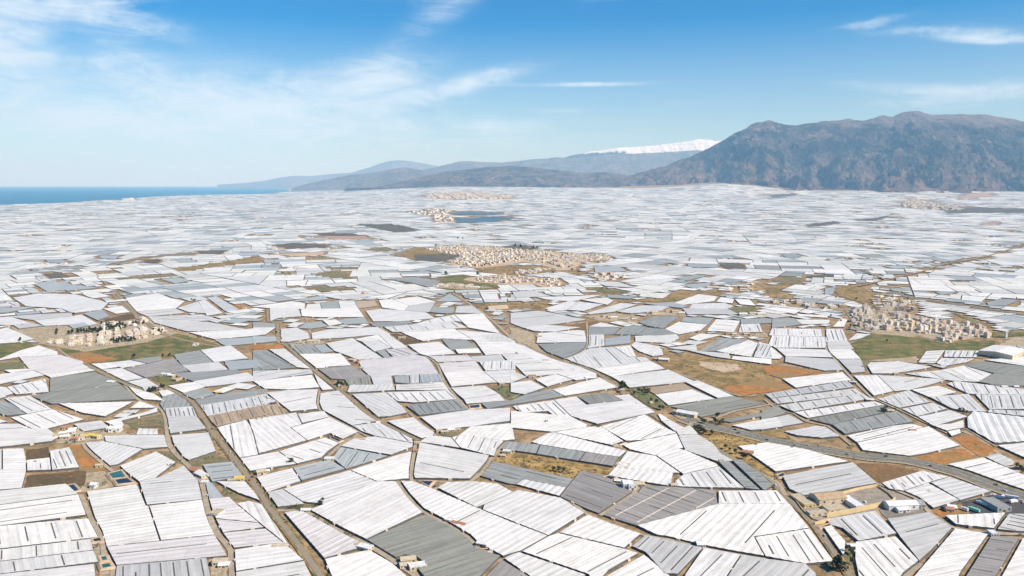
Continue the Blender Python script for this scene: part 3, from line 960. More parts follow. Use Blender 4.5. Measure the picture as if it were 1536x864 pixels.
def film(name, tint=None):
    m, t, b = new_mat(name)
    uv = t.nodes.new('ShaderNodeUVMap').outputs[0]
    net = name[-1:] in 'OTDS'
    if tint is None:
        at = t.nodes.new('ShaderNodeAttribute'); at.attribute_name = 'tint'; base = at.outputs['Color']
    else:
        oi = t.nodes.new('ShaderNodeObjectInfo')
        base = tmix(t, 1.0, tint, tmix(t, oi.outputs['Random'], (.88, .885, .90), (1.07, 1.06, 1.04)), 'MULTIPLY')
    st = tramp(t, tnoise(t, uv, 1.0, 5, .65, 0, (.012, .30, 1)), .36, .66)            # long streaks of dust along the sheets
    bl = tramp(t, tnoise(t, uv, 1.0, 5, .7, .4, (.045, .06, 1)), .42, .74)              # patches of dirt, old whitewash
    gr = tramp(t, tnoise(t, uv, 1.0, 3, .8, 0, (.5, .7, 1)), .35, .7)
    sp = t.nodes.new('ShaderNodeSeparateXYZ'); t.links.new(uv, sp.inputs[0])
    wn = t.nodes.new('ShaderNodeTexWhiteNoise'); wn.noise_dimensions = '2D'
    cb = t.nodes.new('ShaderNodeCombineXYZ'); t.links.new(tmath(t, 'FLOOR', tmath(t, 'DIVIDE', sp.outputs[1], 4.0)), cb.inputs[0])
    t.links.new(tmath(t, 'FLOOR', tmath(t, 'DIVIDE', sp.outputs[0], 57.0)), cb.inputs[1]); t.links.new(cb.outputs[0], wn.inputs[0])
    k = (.26, .24, .10, .10) if net else (.14, .10, .09, .07)
    f = tmath(t, 'SUBTRACT', 1.06, tmath(t, 'MULTIPLY', st, k[0]))
    f = tmath(t, 'SUBTRACT', f, tmath(t, 'MULTIPLY', bl, k[1]))
    f = tmath(t, 'SUBTRACT', f, tmath(t, 'MULTIPLY', wn.outputs['Value'], k[2]))
    f = tmath(t, 'SUBTRACT', f, tmath(t, 'MULTIPLY', gr, k[3]))
    # patchwork of older and newer sheets
    w2 = t.nodes.new('ShaderNodeTexWhiteNoise'); w2.noise_dimensions = '2D'; c2 = t.nodes.new('ShaderNodeCombineXYZ')
    t.links.new(tmath(t, 'FLOOR', tmath(t, 'DIVIDE', sp.outputs[1], 24.6)), c2.inputs[0]); t.links.new(tmath(t, 'FLOOR', tmath(t, 'DIVIDE', sp.outputs[0], 73.0)), c2.inputs[1]); t.links.new(c2.outputs[0], w2.inputs[0])
    f = tmath(t, 'SUBTRACT', f, tmath(t, 'MULTIPLY', w2.outputs['Value'], .085))
    # wires and seams across the bays
    fu = tmath(t, 'ABSOLUTE', tmath(t, 'SUBTRACT', tmath(t, 'FRACT', tmath(t, 'DIVIDE', sp.outputs[0], 12.0)), .5))
    f = tmath(t, 'SUBTRACT', f, tmath(t, 'MULTIPLY', tramp(t, fu, .455, .495), .07))
    rn = t.nodes.new('ShaderNodeObjectInfo').outputs['Random']; rnd = tmath(t, 'FRACT', tmath(t, 'MULTIPLY', rn, 17.3))
    # dusty gutters between the bays, with the valleys' fine relief shaded into the colour
    fv = tmath(t, 'FRACT', tmath(t, 'DIVIDE', sp.outputs[1], {'X': 11.0, 'O': 9.0, 'T': 10.0, 'D': 8.5}.get(name[-1], 8.2)))
    gut = tmath(t, 'MULTIPLY', tramp(t, tmath(t, 'ABSOLUTE', tmath(t, 'SUBTRACT', fv, .5)), .40, .49), tramp(t, tnoise(t, uv, 1.0, 4, .7, 0, (.02, .09, 1)), .36, .62))
    f = tmath(t, 'SUBTRACT', f, tmath(t, 'MULTIPLY', gut, tmath(t, 'ADD', .14, tmath(t, 'MULTIPLY', rnd, .30))))
    cbn = t.nodes.new('ShaderNodeCombineColor')
    for i in range(3): t.links.new(f, cbn.inputs[i])
    c = tmix(t, 1.0, base, cbn.outputs[0], 'MULTIPLY')
    c = tmix(t, tmath(t, 'MULTIPLY', bl, .22), c, (.50, .44, .36))
    t.links.new(c, b.inputs['Base Color']); b.inputs['Roughness'].default_value = .6 if net else .42
    b.inputs['Specular IOR Level'].default_value = .35
    return m
def simple(name, col, rough=.8, col2=None, sc_=.3, spec=.3, lo=.4, hi=.65, bump=0):
    if name in MATS: return MATS[name]
    m, t, b = new_mat(name)
    g = t.nodes.new('ShaderNodeNewGeometry').outputs['Position']
    col2 = col2 or tuple(c * .72 for c in col)
    f = tramp(t, tnoise(t, g, sc_, 5, .65), lo, hi)
    t.links.new(tmix(t, f, col, col2), b.inputs['Base Color'])
    b.inputs['Roughness'].default_value = rough; b.inputs['Specular IOR Level'].default_value = spec
    MATS[name] = m; return m
def earth(name, a, b2, c, s1=.02, s2=.15, s3=1.2):
    """three soil / scrub colours broken up at several scales"""
    if name in MATS: return MATS[name]
    m, t, b = new_mat(name)
    g = t.nodes.new('ShaderNodeNewGeometry').outputs['Position']
    f1 = tramp(t, tnoise(t, g, s1, 6, .7, .6), .40, .62); f2 = tramp(t, tnoise(t, g, s2, 5, .7, .3), .44, .62)
    f3 = tramp(t, tnoise(t, g, s3, 3, .7), .3, .75, .72, 1.12)
    col = tmix(t, f1, a, b2); col = tmix(t, tmath(t, 'MULTIPLY', f2, .8), col, c)
    cbn = t.nodes.new('ShaderNodeCombineColor')
    for i in range(3): t.links.new(f3, cbn.inputs[i])
    col = tmix(t, 1.0, col, cbn.outputs[0], 'MULTIPLY')
    if name in ('soil_brown', 'soil_orange', 'soil_rust', 'soil_dark'):      # plough lines
        wv = t.nodes.new('ShaderNodeTexWave'); wv.inputs['Scale'].default_value = .045; wv.inputs['Distortion'].default_value = 3.5; wv.inputs['Detail'].default_value = 3; wv.inputs['Detail Scale'].default_value = .4
        mp = t.nodes.new('ShaderNodeMapping'); mp.inputs['Rotation'].default_value = (0, 0, .5); t.links.new(g, mp.inputs[0]); t.links.new(mp.outputs[0], wv.inputs['Vector'])
        col = tmix(t, tmath(t, 'MULTIPLY', wv.outputs['Fac'], .45), col, tuple(v * .62 for v in a))
    if name == 'soil_orange': col = tmix(t, tramp(t, tnoise(t, g, .011, 6, .75, 1.0), .47, .60, 0, .8), col, (.24, .19, .09))
    t.links.new(col, b.inputs['Base Color']); b.inputs['Roughness'].default_value = .95; b.inputs['Specular IOR Level'].default_value = .15
    bp = t.nodes.new('ShaderNodeBump'); bp.inputs['Strength'].default_value = .6; bp.inputs['Distance'].default_value = 1.0
    t.links.new(tnoise(t, g, .35, 5, .7), bp.inputs['Height']); t.links.new(bp.outputs[0], b.inputs['Normal'])
    MATS[name] = m; return m
FILM = {k: film('film_' + k, v) for k, v in TINT.items()}
FILM_ATTR = film('film_far')
M_GROUND = earth('ground_soil', (.47, .325, .185), (.30, .20, .105), (.14, .115, .055), .012, .07, .6)
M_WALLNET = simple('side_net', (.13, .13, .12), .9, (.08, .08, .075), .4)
M_PORCH = simple('porch_sheet', (.66, .60, .50), .8, (.5, .45, .37), .5)
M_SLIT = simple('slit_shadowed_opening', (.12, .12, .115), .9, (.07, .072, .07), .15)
FIELDMAT = {
 'brown': earth('soil_brown', (.20, .125, .07), (.13, .085, .05), (.09, .085, .04), .03, .2),
 'orange': earth('soil_orange', (.55, .23, .07), (.42, .19, .065), (.20, .14, .05), .015, .07),
 'rust': earth('soil_rust', (.30, .17, .08), (.22, .13, .065), (.13, .11, .05), .02, .12),
 'sand': earth('soil_sand', (.52, .42, .29), (.42, .33, .22), (.26, .22, .13), .03, .15),
 'pale': earth('soil_pale', (.60, .47, .33), (.52, .38, .25), (.40, .30, .2), .02, .1),
 'gold': earth('grass_gold', (.50, .33, .13), (.30, .19, .07), (.12, .095, .035), .025, .10),
 'dry': earth('grass_dry', (.42, .275, .125), (.25, .17, .07), (.12, .115, .05), .012, .06),
 'scrub': earth('scrub_soil', (.22, .19, .10), (.14, .135, .065), (.30, .23, .13), .03, .1),
 'green': earth('grass_green', (.12, .15, .055), (.17, .17, .08), (.26, .21, .12), .02, .1),
 'meadow': earth('grass_meadow', (.15, .155, .055), (.085, .11, .035), (.30, .205, .09), .010, .035),
 'dark': earth('soil_dark', (.13, .125, .10), (.19, .165, .125), (.09, .09, .075), .004, .02),
 'pink': earth('soil_pink', (.50, .33, .25), (.42, .28, .21), (.3, .22, .17), .004, .02),
 'grey': earth('yard_grey', (.30, .27, .23), (.23, .2, .17), (.18, .16, .13), .04, .2),
 'asphalt': earth('yard_asphalt', (.095, .092, .098), (.075, .073, .078), (.12, .11, .10), .02, .1),
 'asphaltlight': earth('yard_concrete', (.33, .29, .24), (.26, .23, .19), (.42, .35, .25), .03, .15)}
M_ROAD = earth('road_old_asphalt', (.27, .235, .185), (.31, .265, .20), (.34, .28, .19), .02, .1)
M_TRACK = earth('road_dirt', (.47, .39, .28), (.40, .33, .24), (.34, .28, .2), .02, .1)
M_HWY = earth('road_highway', (.19, .18, .165), (.225, .21, .185), (.15, .145, .14), .02, .1)
M_VERGE = earth('road_verge', (.33, .27, .17), (.22, .19, .11), (.13, .13, .06), .03, .15)
M_WHITE = simple('white_paint', (.8, .8, .78), .6, (.66, .65, .62))
M_LINE = simple('road_line_paint', (.75, .75, .72), .7)
# ---------------------------------------------------------------- object helpers
def mesh_obj(name, verts, faces, mats, parent=None, mi=None, uvs=None, smooth=False):
    me = bpy.data.meshes.new(name); me.from_pydata(verts, [], faces)
    for m in (mats if isinstance(mats, (list, tuple)) else [mats]): me.materials.append(m)
    if mi is not None: me.polygons.foreach_set('material_index', mi)
    if uvs is not None:
        ul = me.uv_layers.new(name='UVMap'); idx = np.empty(len(me.loops), int); me.loops.foreach_get('vertex_index', idx)
        ul.data.foreach_set('uv', np.asarray(uvs, float)[idx].ravel())
    if smooth: me.polygons.foreach_set('use_smooth', [True] * len(me.polygons))
    me.update()
    o = bpy.data.objects.new(name, me); COL.objects.link(o)
    if parent: o.parent = parent
    return o
def link_mesh(name, me, parent=None, loc=None, rz=0, s=None):
    o = bpy.data.objects.new(name, me); COL.objects.link(o)
    if parent: o.parent = parent
    if loc is not None: o.location = loc
    o.rotation_euler.z = rz
    if s: o.scale = s
    return o
def empty(name, loc, rz=0):
    o = bpy.data.objects.new(name, None); COL.objects.link(o); o.location = loc; o.rotation_euler.z = rz
    o.empty_display_size = 1; return o
def tag(o, label=None, cat=None, group=None, kind=None):
    if label: o['label'] = label
    if cat: o['category'] = cat
    if group: o['group'] = group
    if kind: o['kind'] = kind
    return o
def box_vf(x0, x1, y0, y1, z0, z1, V, F):
    n = len(V)
    V += [(x0, y0, z0), (x1, y0, z0), (x1, y1, z0), (x0, y1, z0), (x0, y0, z1), (x1, y0, z1), (x1, y1, z1), (x0, y1, z1)]
    F += [(n, n+3, n+2, n+1), (n+4, n+5, n+6, n+7), (n, n+1, n+5, n+4), (n+1, n+2, n+6, n+5), (n+2, n+3, n+7, n+6), (n+3, n, n+4, n+7)]
def area2(P): 
    a = 0
    for i in range(len(P)): a += P[i-1][0] * P[i][1] - P[i][0] * P[i-1][1]
    return a / 2
def centroid(P): return (sum(p[0] for p in P) / len(P), sum(p[1] for p in P) / len(P))
def inset(P, d):
    """move every edge of a counter-clockwise polygon inwards by d"""
    n = len(P); out = []
    for i in range(n):
        a, b, c = P[i-1], P[i], P[(i+1) % n]
        e1 = (b[0]-a[0], b[1]-a[1]); e2 = (c[0]-b[0], c[1]-b[1])
        l1 = math.hypot(*e1) or 1e-6; l2 = math.hypot(*e2) or 1e-6
        n1 = (-e1[1]/l1, e1[0]/l1); n2 = (-e2[1]/l2, e2[0]/l2)
        bx, by = n1[0]+n2[0], n1[1]+n2[1]; k = bx*n1[0] + by*n1[1]
        k = max(k, .5); out.append((b[0] + bx/k*d, b[1] + by/k*d))
    return out
def tri_wave(v, w):
    t = (v / w) % 1.0
    return 1 - abs(2 * t - 1)
# ---------------------------------------------------------------- unique labels from landmarks
LANDMARKS = [(1480, 757, 'the asphalt truck yard'), (1275, 757, 'the tan walled works yard'), (862, 697, 'the golden scrub strip'),
 (1330, 706, 'the rust-brown field'), (1418, 687, 'the orange field beyond the highway'), (184, 720, 'the twin ponds'),
 (84, 721, 'the larger ploughed brown plot'), (100, 510, 'the village among dark trees'), (235, 517, 'the meadow below the village'),
 (215, 635, 'the scrub plot by the farms'), (115, 655, 'the yellow-roofed farm cluster'), (260, 572, 'the lone white farmhouse'),
 (620, 834, 'the yard in the olive-grey roof'), (900, 748, 'the pale lane between grey-brown roofs'), (636, 694, 'the mottled round-cornered roof'),
 (1090, 560, 'the ochre pit field'), (1130, 580, 'the orange soil field'), (1350, 520, 'the meadow below the apartment town'), (1500, 535, 'the large packing warehouse'),
 (940, 583, 'the tall junction tree'), (968, 600, 'the green tree strip'), (780, 500, 'the middle road fork'), (880, 485, 'the orange-roofed farm row'),
 (1010, 620, 'the white sheds at the highway end'), (545, 457, 'the square orange plot'), (600, 508, 'the two small brown plots'), (505, 580, 'the trees on the diagonal road'),
 (350, 620, 'the sand-brown netted plot'), (425, 495, 'the pale blue-grey roof triangle'), (1180, 430, 'the scrub by the scattered houses'), (810, 455, 'the long dry middle field'),
 (360, 690, 'the shed beside the main road'), (495, 762, 'the fork of the straight track'), (1270, 830, 'the lower right tall trees'),
 (30, 400, 'the distant left edge'), (190, 430, 'the distant curving road'), (760, 385, 'the town amid the plain'), (1500, 430, 'the far right crossroads'),
 (30, 585, 'the near left edge'), (725, 328, 'the blue lake'), (930, 690, 'the green pond'), (1400, 640, 'the huts among ribbed roofs'), (1450, 600, 'the right-hand scrub corner'), (680, 600, 'the green scrap of scrub'), (1300, 480, 'the apartment town'), (30, 840, 'the lower left corner'), (1500, 830, 'the lower right corner'), (760, 840, 'the bottom middle edge')]
ORD = ['nearest', 'second nearest', 'third nearest', 'fourth nearest', 'fifth nearest', 'sixth nearest', 'seventh nearest', 'eighth nearest', 'ninth nearest', 'tenth nearest'] + ['%dth nearest' % i for i in range(11, 60)]
def label_all(items, group_of=None):
    """items: (object, description, px, py). Every label names the closest landmark, the side, and the rank on that side."""
    buckets = {}
    for it in items:
        o, desc, px, py = it
        best = min(LANDMARKS, key=lambda L: (L[0]-px)**2 + (2.2*(L[1]-py))**2)
        dx, dy = px - best[0], 2.2 * (py - best[1])
        side = ('left of' if dx < 0 else 'right of') if abs(dx) > abs(dy) else ('beyond' if dy < 0 else 'in front of')
        buckets.setdefault((desc, best[2], side), []).append((dx*dx + dy*dy, o))
    for (desc, lm, side), L in buckets.items():
        L.sort(key=lambda a: a[0])
        for i, (_, o) in enumerate(L):
            o['label'] = '%s, %s %s %s' % (desc, ORD[min(i, 50)], side, lm) if len(L) > 1 else '%s %s %s' % (desc, side, lm)
# ---------------------------------------------------------------- ground, sea, hills, haze
us = np.concatenate([np.linspace(-3, -.9, 12, endpoint=False), np.linspace(-.9, .9, 150, endpoint=False), np.linspace(.9, 3, 13)])
ys = np.concatenate([[60], np.geomspace(300, 60000, 230)])
V = []; nu = len(us)
for y in ys:
    zz = ground(us * y, np.full(nu, y))
    V += [(u * y, y, z) for u, z in zip(us, zz)]
F = [(j*nu+i, j*nu+i+1, (j+1)*nu+i+1, (j+1)*nu+i) for j in range(len(ys)-1) for i in range(nu-1)]
n0 = len(V)                                        # ground behind and under the viewpoint
V += [(-180, -3000, 0), (180, -3000, 0), (-6000, -3000, 0), (6000, -3000, 0)]
F += [(n0+2, n0+3, nu-1, 0)]
g = mesh_obj('ground', V, F, M_GROUND); tag(g, 'tan dusty ground of the plain between the greenhouses', kind='structure')
m, t, b = new_mat('sea_water'); b.inputs['Base Color'].default_value = (.012, .10, .19, 1); b.inputs['Roughness'].default_value = .5
b.inputs['Specular IOR Level'].default_value = .25
pos = t.nodes.new('ShaderNodeNewGeometry').outputs['Position']
t.links.new(tmix(t, tramp(t, tnoise(t, pos, 1, 4, .5, 0, (.00006, .0005, 1)), .35, .65), (.012, .11, .19), (.02, .145, .24)), b.inputs['Base Color'])
SEA = m
seas = []
for y in np.geomspace(9000, 109000, 40):
    seas.append([(-2.6 * y, y, -4), (-.1 * y, y, -4)])
V = [p for r in seas for p in r]; F = [(2*i, 2*i+1, 2*i+3, 2*i+2) for i in range(39)]
s = mesh_obj('sea', V, F, SEA); tag(s, 'flat blue sea reaching the horizon on the left', kind='structure')
# lake in the plain
def px_poly(s, pts): return [unproj(*sheet_px(s, x, y)) for x, y in pts]
def sheet_mesh(name, P, mat, dz, skirt=0.0, sub=0, **kw):
    """a patch laid on the terrain, filled by tessellation"""
    from mathutils.geometry import tessellate_polygon
    if area2(P) < 0: P = P[::-1]
    V = [Vector((p[0], p[1], float(ground(p[0], p[1])) + dz)) for p in P]
    tri = tessellate_polygon([V])
    F = [tuple(t_) for t_ in tri]
    F = [f if (V[f[1]]-V[f[0]]).cross(V[f[2]]-V[f[0]]).z > 0 else f[::-1] for f in F]
    o = mesh_obj(name, V, F, mat); tag(o, kind='structure', **kw); return o
lake_m = simple('lake_water', (.085, .15, .18), .5, (.06, .12, .15), .002)
for pts in ([(1195, 268), (1290, 272), (1350, 264), (1450, 262), (1540, 268), (1530, 276), (1480, 280), (1440, 292), (1340, 297), (1230, 297), (1190, 290)],
            [(1150, 240), (1250, 232), (1440, 238), (1480, 245), (1330, 252), (1200, 250)]):
    sheet_mesh('lake', [(p.x, p.y) for p in px_poly('J', pts)], lake_m, 3.0, label='blue lagoon in the middle of the far plain')
# mountains ----------------------------------------------------------------
def rock_mat(name, scrub, pine, rock, pale, snow=None):
    m, t, b = new_mat(name)
    gn = t.nodes.new('ShaderNodeNewGeometry'); P = gn.outputs['Position']
    c = tmix(t, tramp(t, tnoise(t, P, .0011, 7, .68, .5), .44, .56), scrub, pine)
    c = tmix(t, tramp(t, tnoise(t, P, .0009, 8, .72, 1.2, (1.3, .8, 2.0)), .53, .64, 0, .9), c, rock)
    c = tmix(t, tramp(t, tnoise(t, P, .0016, 6, .7, 2.0, (1, 1, 3)), .65, .69, 0, .9), c, pale)
    c = tmix(t, tramp(t, tnoise(t, P, .008, 5, .75), .42, .6, 0, .6), c, tuple(x * .3 for x in scrub))
    if snow:
        sp = t.nodes.new('ShaderNodeSeparateXYZ'); t.links.new(P, sp.inputs[0])
        h = tmath(t, 'ADD', sp.outputs[2], tmath(t, 'MULTIPLY', tmath(t, 'SUBTRACT', tnoise(t, P, .0012, 7, .75), .5), snow[1]))
        c = tmix(t, tramp(t, h, snow[0] - 60, snow[0] + 60), c, (.9, .92, .95))
    if name == 'mountain_rock':                    # bare brown lower slopes, darker scrub and pine above
        sp = t.nodes.new('ShaderNodeSeparateXYZ'); t.links.new(P, sp.inputs[0])
        hh = tmath(t, 'ADD', sp.outputs[2], tmath(t, 'MULTIPLY', tmath(t, 'SUBTRACT', tnoise(t, P, .0007, 5, .7), .5), 1800))
        c = tmix(t, tramp(t, hh, 300, 1300, .8, 0), c, tmix(t, tramp(t, tnoise(t, P, .003, 6, .75), .4, .62), (.30, .195, .145), (.085, .07, .055)))
        c = tmix(t, tramp(t, hh, 1900, 2300, 0, .7), c, (.26, .21, .19))
    t.links.new(c, b.inputs['Base Color']); b.inputs['Roughness'].default_value = .96; b.inputs['Specular IOR Level'].default_value = .1
    bp = t.nodes.new('ShaderNodeBump'); bp.inputs['Strength'].default_value = 1.0; bp.inputs['Distance'].default_value = 230
    t.links.new(tnoise(t, P, .0042, 9, .74), bp.inputs['Height']); t.links.new(bp.outputs[0], b.inputs['Normal'])
    return m
def massif(name, sky, Yr, Yb, zb, carve, wl, mat, label, nu=300, nt=90, shape=1.0, detail=0.0, seed=0, back=.6, flat=False):
    sx = np.array([p[0] for p in sky]); sy = np.array([p[1] for p in sky])
    V = []; F = []
    xs = np.linspace(sx[0], sx[-1], nu); n = 0
    for px in xs:
        u = (px - 768) / FPX
        top = CAM_H + (276 - np.interp(px, sx, sy)) / FPX * Yr(px)
        for j in range(nt + 1):
            t_ = j / nt * (1 + back)
            y = Yb(px) + (Yr(px) - Yb(px)) * t_; x = u * y
            z0 = zb(px)
            if t_ <= 1: pr = t_ ** shape
            else: pr = 1 - ((t_ - 1) / back) ** 1.3
            z = z0 + (top - z0) * pr
            q = Vector((x / wl + seed + .25*noise.noise(Vector((x/1500, y/1500, 2))), y / wl * .6, seed * .7))
            r = noise.ridged_multi_fractal(q, .75, 2.15, 8, 1.0, 2.0) / 2.4
            win = math.sin(math.pi * min(t_, 1) ** .85) ** .8 if t_ < 1 else 0
            fine = noise.fractal(Vector((x / wl * 5, y / wl * 4, 3 + seed)), .8, 2, 6)
            edge = min(1, max(0, t_ * 8))
            z += -carve * win * (1 - min(r, 1.15)) * min(1, (top - z0) / 500) + fine * detail * edge * (1 - .75 * max(0, min(1, (t_ - .75) * 4)))
            z = max(z, z0 - 30) if t_ < 1 else z
            V.append((x, y, z if j else z0 - 60))
    m_ = nt + 1
    F = [(i*m_+j, (i+1)*m_+j, (i+1)*m_+j+1, i*m_+j+1) for i in range(nu-1) for j in range(nt)]
    o = mesh_obj(name, V, F, mat, smooth=not flat); tag(o, label, kind='structure'); return o
MAIN_Y0 = lambda px: float(np.interp(px, [850, 950, 1050, 1150, 1300, 1536, 2200], [21500, 19800, 19000, 17800, 16200, 15600, 14500])) + 1300 * noise.noise(Vector((px / 55, 3, 0))) + 500 * noise.noise(Vector((px / 17, 8, 0)))
RM = rock_mat('mountain_rock', (.135, .11, .092), (.014, .026, .026), (.36, .24, .18), (.62, .48, .38))
massif('mountain', [(838, 285), (870, 279), (905, 272), (950, 262), (1000, 247.5), (1050, 228), (1080, 212), (1100, 200), (1112, 194), (1122, 188), (1134, 185.5), (1146, 183.5), (1156, 186), (1168, 189), (1182, 190), (1200, 188),
        (1235, 184), (1262, 181), (1283, 184), (1300, 180), (1314, 176), (1328, 177.5), (1340, 172), (1348, 171.5), (1356, 169.5), (1366, 170), (1374, 173), (1390, 175), (1420, 174.5), (1455, 174.5), (1478, 177), (1500, 181), (1536, 187), (1600, 192),
        (1700, 205), (1850, 215), (2100, 240), (2300, 280)],
       lambda px: 23500.0, MAIN_Y0, lambda px: float(ground((px-768)/FPX*MAIN_Y0(px), MAIN_Y0(px))) - 10, 1000, 2000, RM,
       'broad blue-brown mountain massif with a double summit on the right', nu=900, nt=240, shape=.92, detail=125, seed=3, flat=True)
HILL = rock_mat('hill_scrub', (.21, .165, .13), (.085, .085, .068), (.34, .25, .20), (.50, .42, .36))
massif('foothills', [(520, 287), (560, 281), (590, 276), (640, 264), (670, 258), (700, 254.5), (730, 251), (760, 249.5), (790, 250), (820, 254), (850, 257), (880, 260), (905, 258), (930, 262), (960, 266), (1000, 272), (1040, 284)],
       lambda px: 26500.0, lambda px: float(np.interp(px, [520, 600, 800, 950, 1040], [25000, 23500, 21500, 20500, 20500])), lambda px: 216, 260, 1700, HILL,
       'low brown foothills at the far edge of the plain', nu=420, nt=110, shape=.75, detail=60, seed=9, flat=True)
FAR = rock_mat('far_range_rock', (.24, .21, .18), (.15, .15, .125), (.34, .29, .25), (.4, .35, .3))
massif('headland_range', [(330, 277), (370, 274.5), (400, 271), (425, 266), (445, 263.5), (470, 264), (500, 261), (530, 259), (555, 252), (572, 245.5), (590, 241.5), (603, 240.5), (620, 242.5), (640, 246), (665, 251), (700, 262), (730, 272)],
       lambda px: 66000.0, lambda px: 58000.0, lambda px: 0, 380, 4400, FAR, 'pale blue headland fading into the coastal haze', nu=240, nt=50, shape=.8, detail=30, seed=25)
massif('coastal_range', [(560, 272), (600, 265), (640, 254), (672, 247), (690, 242.5), (705, 242), (725, 243.5), (750, 244), (775, 242),
        (800, 239), (820, 238), (835, 236), (850, 238), (870, 236), (900, 233), (950, 231), (1000, 229), (1040, 226), (1080, 228), (1120, 240)],
       lambda px: 44500.0, lambda px: 38000.0, lambda px: 20, 380, 3400, FAR, 'hazy blue coastal range behind the foothills', nu=300, nt=50, shape=.8, detail=30, seed=21)
massif('near_coastal_hills', [(440, 282), (470, 274), (500, 268), (530, 262), (560, 260), (590, 254), (610, 251.5), (630, 255), (660, 261), (700, 262), (740, 266), (800, 272), (840, 280)],
       lambda px: 34000.0, lambda px: 31000.0, lambda px: 60, 200, 2400, FAR, 'hazy near hills above the coast', nu=160, nt=40, shape=.8, detail=26, seed=31)
SNOW = rock_mat('snow_range_rock', (.13, .12, .10), (.08, .09, .07), (.2, .18, .15), (.3, .27, .24), (2230, 1100))
massif('snow_range', [(780, 250), (810, 244), (850, 235.5), (870, 231), (888, 227.5), (905, 226), (925, 222.5), (945, 222), (965, 220), (985, 218.5), (1000, 216.5), (1015, 215), (1030, 212), (1045, 210), (1058, 211), (1068, 213.5), (1085, 211), (1110, 216), (1150, 225), (1200, 240)],
       lambda px: 47500.0, lambda px: 45500.0, lambda px: 200, 900, 3000, SNOW, 'snow-covered high range between the coast hills and the massif', nu=420, nt=90, shape=.72, detail=110, seed=41)
# haze: one closed box of thin air
V = []; F = []; box_vf(-111500, 111500, -4000, 111500, -140, 3200, V, F)
hz = mesh_obj('haze', V, F, []); tag(hz, 'thin blue haze over the plain', kind='stuff')
hm = bpy.data.materials.new('haze_air'); hm.use_nodes = True; ht = hm.node_tree; ht.nodes.clear()
ho = ht.nodes.new('ShaderNodeOutputMaterial'); pv = ht.nodes.new('ShaderNodeVolumePrincipled')
pv.inputs['Color'].default_value = (.33, .65, 1.0, 1); pv.inputs['Absorption Color'].default_value = (1, 1, 1, 1); pv.inputs['Density'].default_value = 2.1e-5; pv.inputs['Anisotropy'].default_value = 0.0
ht.links.new(pv.outputs[0], ho.inputs['Volume']); hz.data.materials.append(hm)
# ---------------------------------------------------------------- site plan -> world
def parse_lines(txt):
    s = None
    for ln in txt.strip().splitlines():
        ln = ln.strip()
        if not ln: continue
        if ln[0] == '#': s = ln[1:]; continue
        yield s, ln
def pts_of(txt): return [tuple(float(v) for v in p.split(',')) for p in txt.split()]
plots = []
for s, ln in parse_lines(HOUSES):
    hd, co = ln.split(':'); c, d, n = hd.split(); P = [sheet_px(s, *p) for p in pts_of(co)]
    if max(p[1] for p in P) < 600 and s == 'A': continue
    if d[0] == 'e': i = int(d[1:]); a, b_ = P[i], P[(i+1) % len(P)]
    else:
        dx, dy = (float(v) for v in d[1:].split(',')); m_ = centroid(P); a = m_; b_ = (m_[0] + dx * 6, m_[1] + dy * 6)
    plots.append(dict(c=c, P=P, a=a, b=b_, n=int(n)))
# snap nearly shared corners so that lanes stay narrow
allp = [(i, j) for i, p in enumerate(plots) for j in range(len(p['P']))]
XY = np.array([plots[i]['P'][j] for i, j in allp]); done = np.zeros(len(XY), bool)
for k in range(len(XY)):
    if done[k]: continue
    near = np.where((np.hypot(*(XY - XY[k]).T) < 2.6) & ~done)[0]
    mpt = XY[near].mean(0); XY[near] = mpt; done[near] = True
for (i, j), q in zip(allp, XY): plots[i]['P'][j] = (float(q[0]), float(q[1]))
for p in plots:                                    # T-junctions: a corner near another plot's edge slides onto it
    for j, q in enumerate(p['P']):
        bd, bq = 2.3, None
        for o in plots:
            if o is p: continue
            Q = o['P']
            for k in range(len(Q)):
                a, b_ = Q[k-1], Q[k]; ex, ey = b_[0]-a[0], b_[1]-a[1]; L2 = ex*ex + ey*ey
                if L2 < 30: continue
                t_ = ((q[0]-a[0])*ex + (q[1]-a[1])*ey) / L2
                if t_ < .06 or t_ > .94: continue
                d_ = math.hypot(a[0]+t_*ex-q[0], a[1]+t_*ey-q[1])
                if .05 < d_ < bd: bd, bq = d_, (a[0]+t_*ex, a[1]+t_*ey)
        if bq: p['P'][j] = bq
# roads in world metres
roads = []
for s, ln in parse_lines(ROADS):
    hd, co = ln.split(':'); kind, w = hd.split(); pp = [sheet_px(s, *p) for p in pts_of(co)]
    W = [unproj(*p) for p in pp]
    # smooth the line
    S = []
    for i in range(len(W)-1):
        p0, p1, p2, p3 = W[max(i-1, 0)], W[i], W[i+1], W[min(i+2, len(W)-1)]
        k = max(2, min(12, int((p2-p1).length / 25)))
        for q in range(k):
            t_ = q / k
            S.append(.5 * ((2*p1) + (p2-p0)*t_ + (2*p0-5*p1+4*p2-p3)*t_*t_ + (3*p1-p0-3*p2+p3)*t_**3))
    S.append(W[-1]); roads.append(dict(kind=kind, w=float(w), L=S, px=pp))
segs = []
for r in roads:
    need = (15 if r['w'] > 16 else 9) if r['kind'] == 'highway' else (r['w']/2 + (1.6 if r['kind'] == 'road' else .5))
    if r['L'][0].y > 5000 and r['kind'] != 'highway': need = r['w']/2 + 2
    for a, b_ in zip(r['L'][:-1], r['L'][1:]): segs.append((a.x, a.y, b_.x, b_.y, need))
SG = np.array(segs); SD = SG[:, 2:4] - SG[:, :2]; SL2 = np.maximum((SD**2).sum(1), 1e-6)
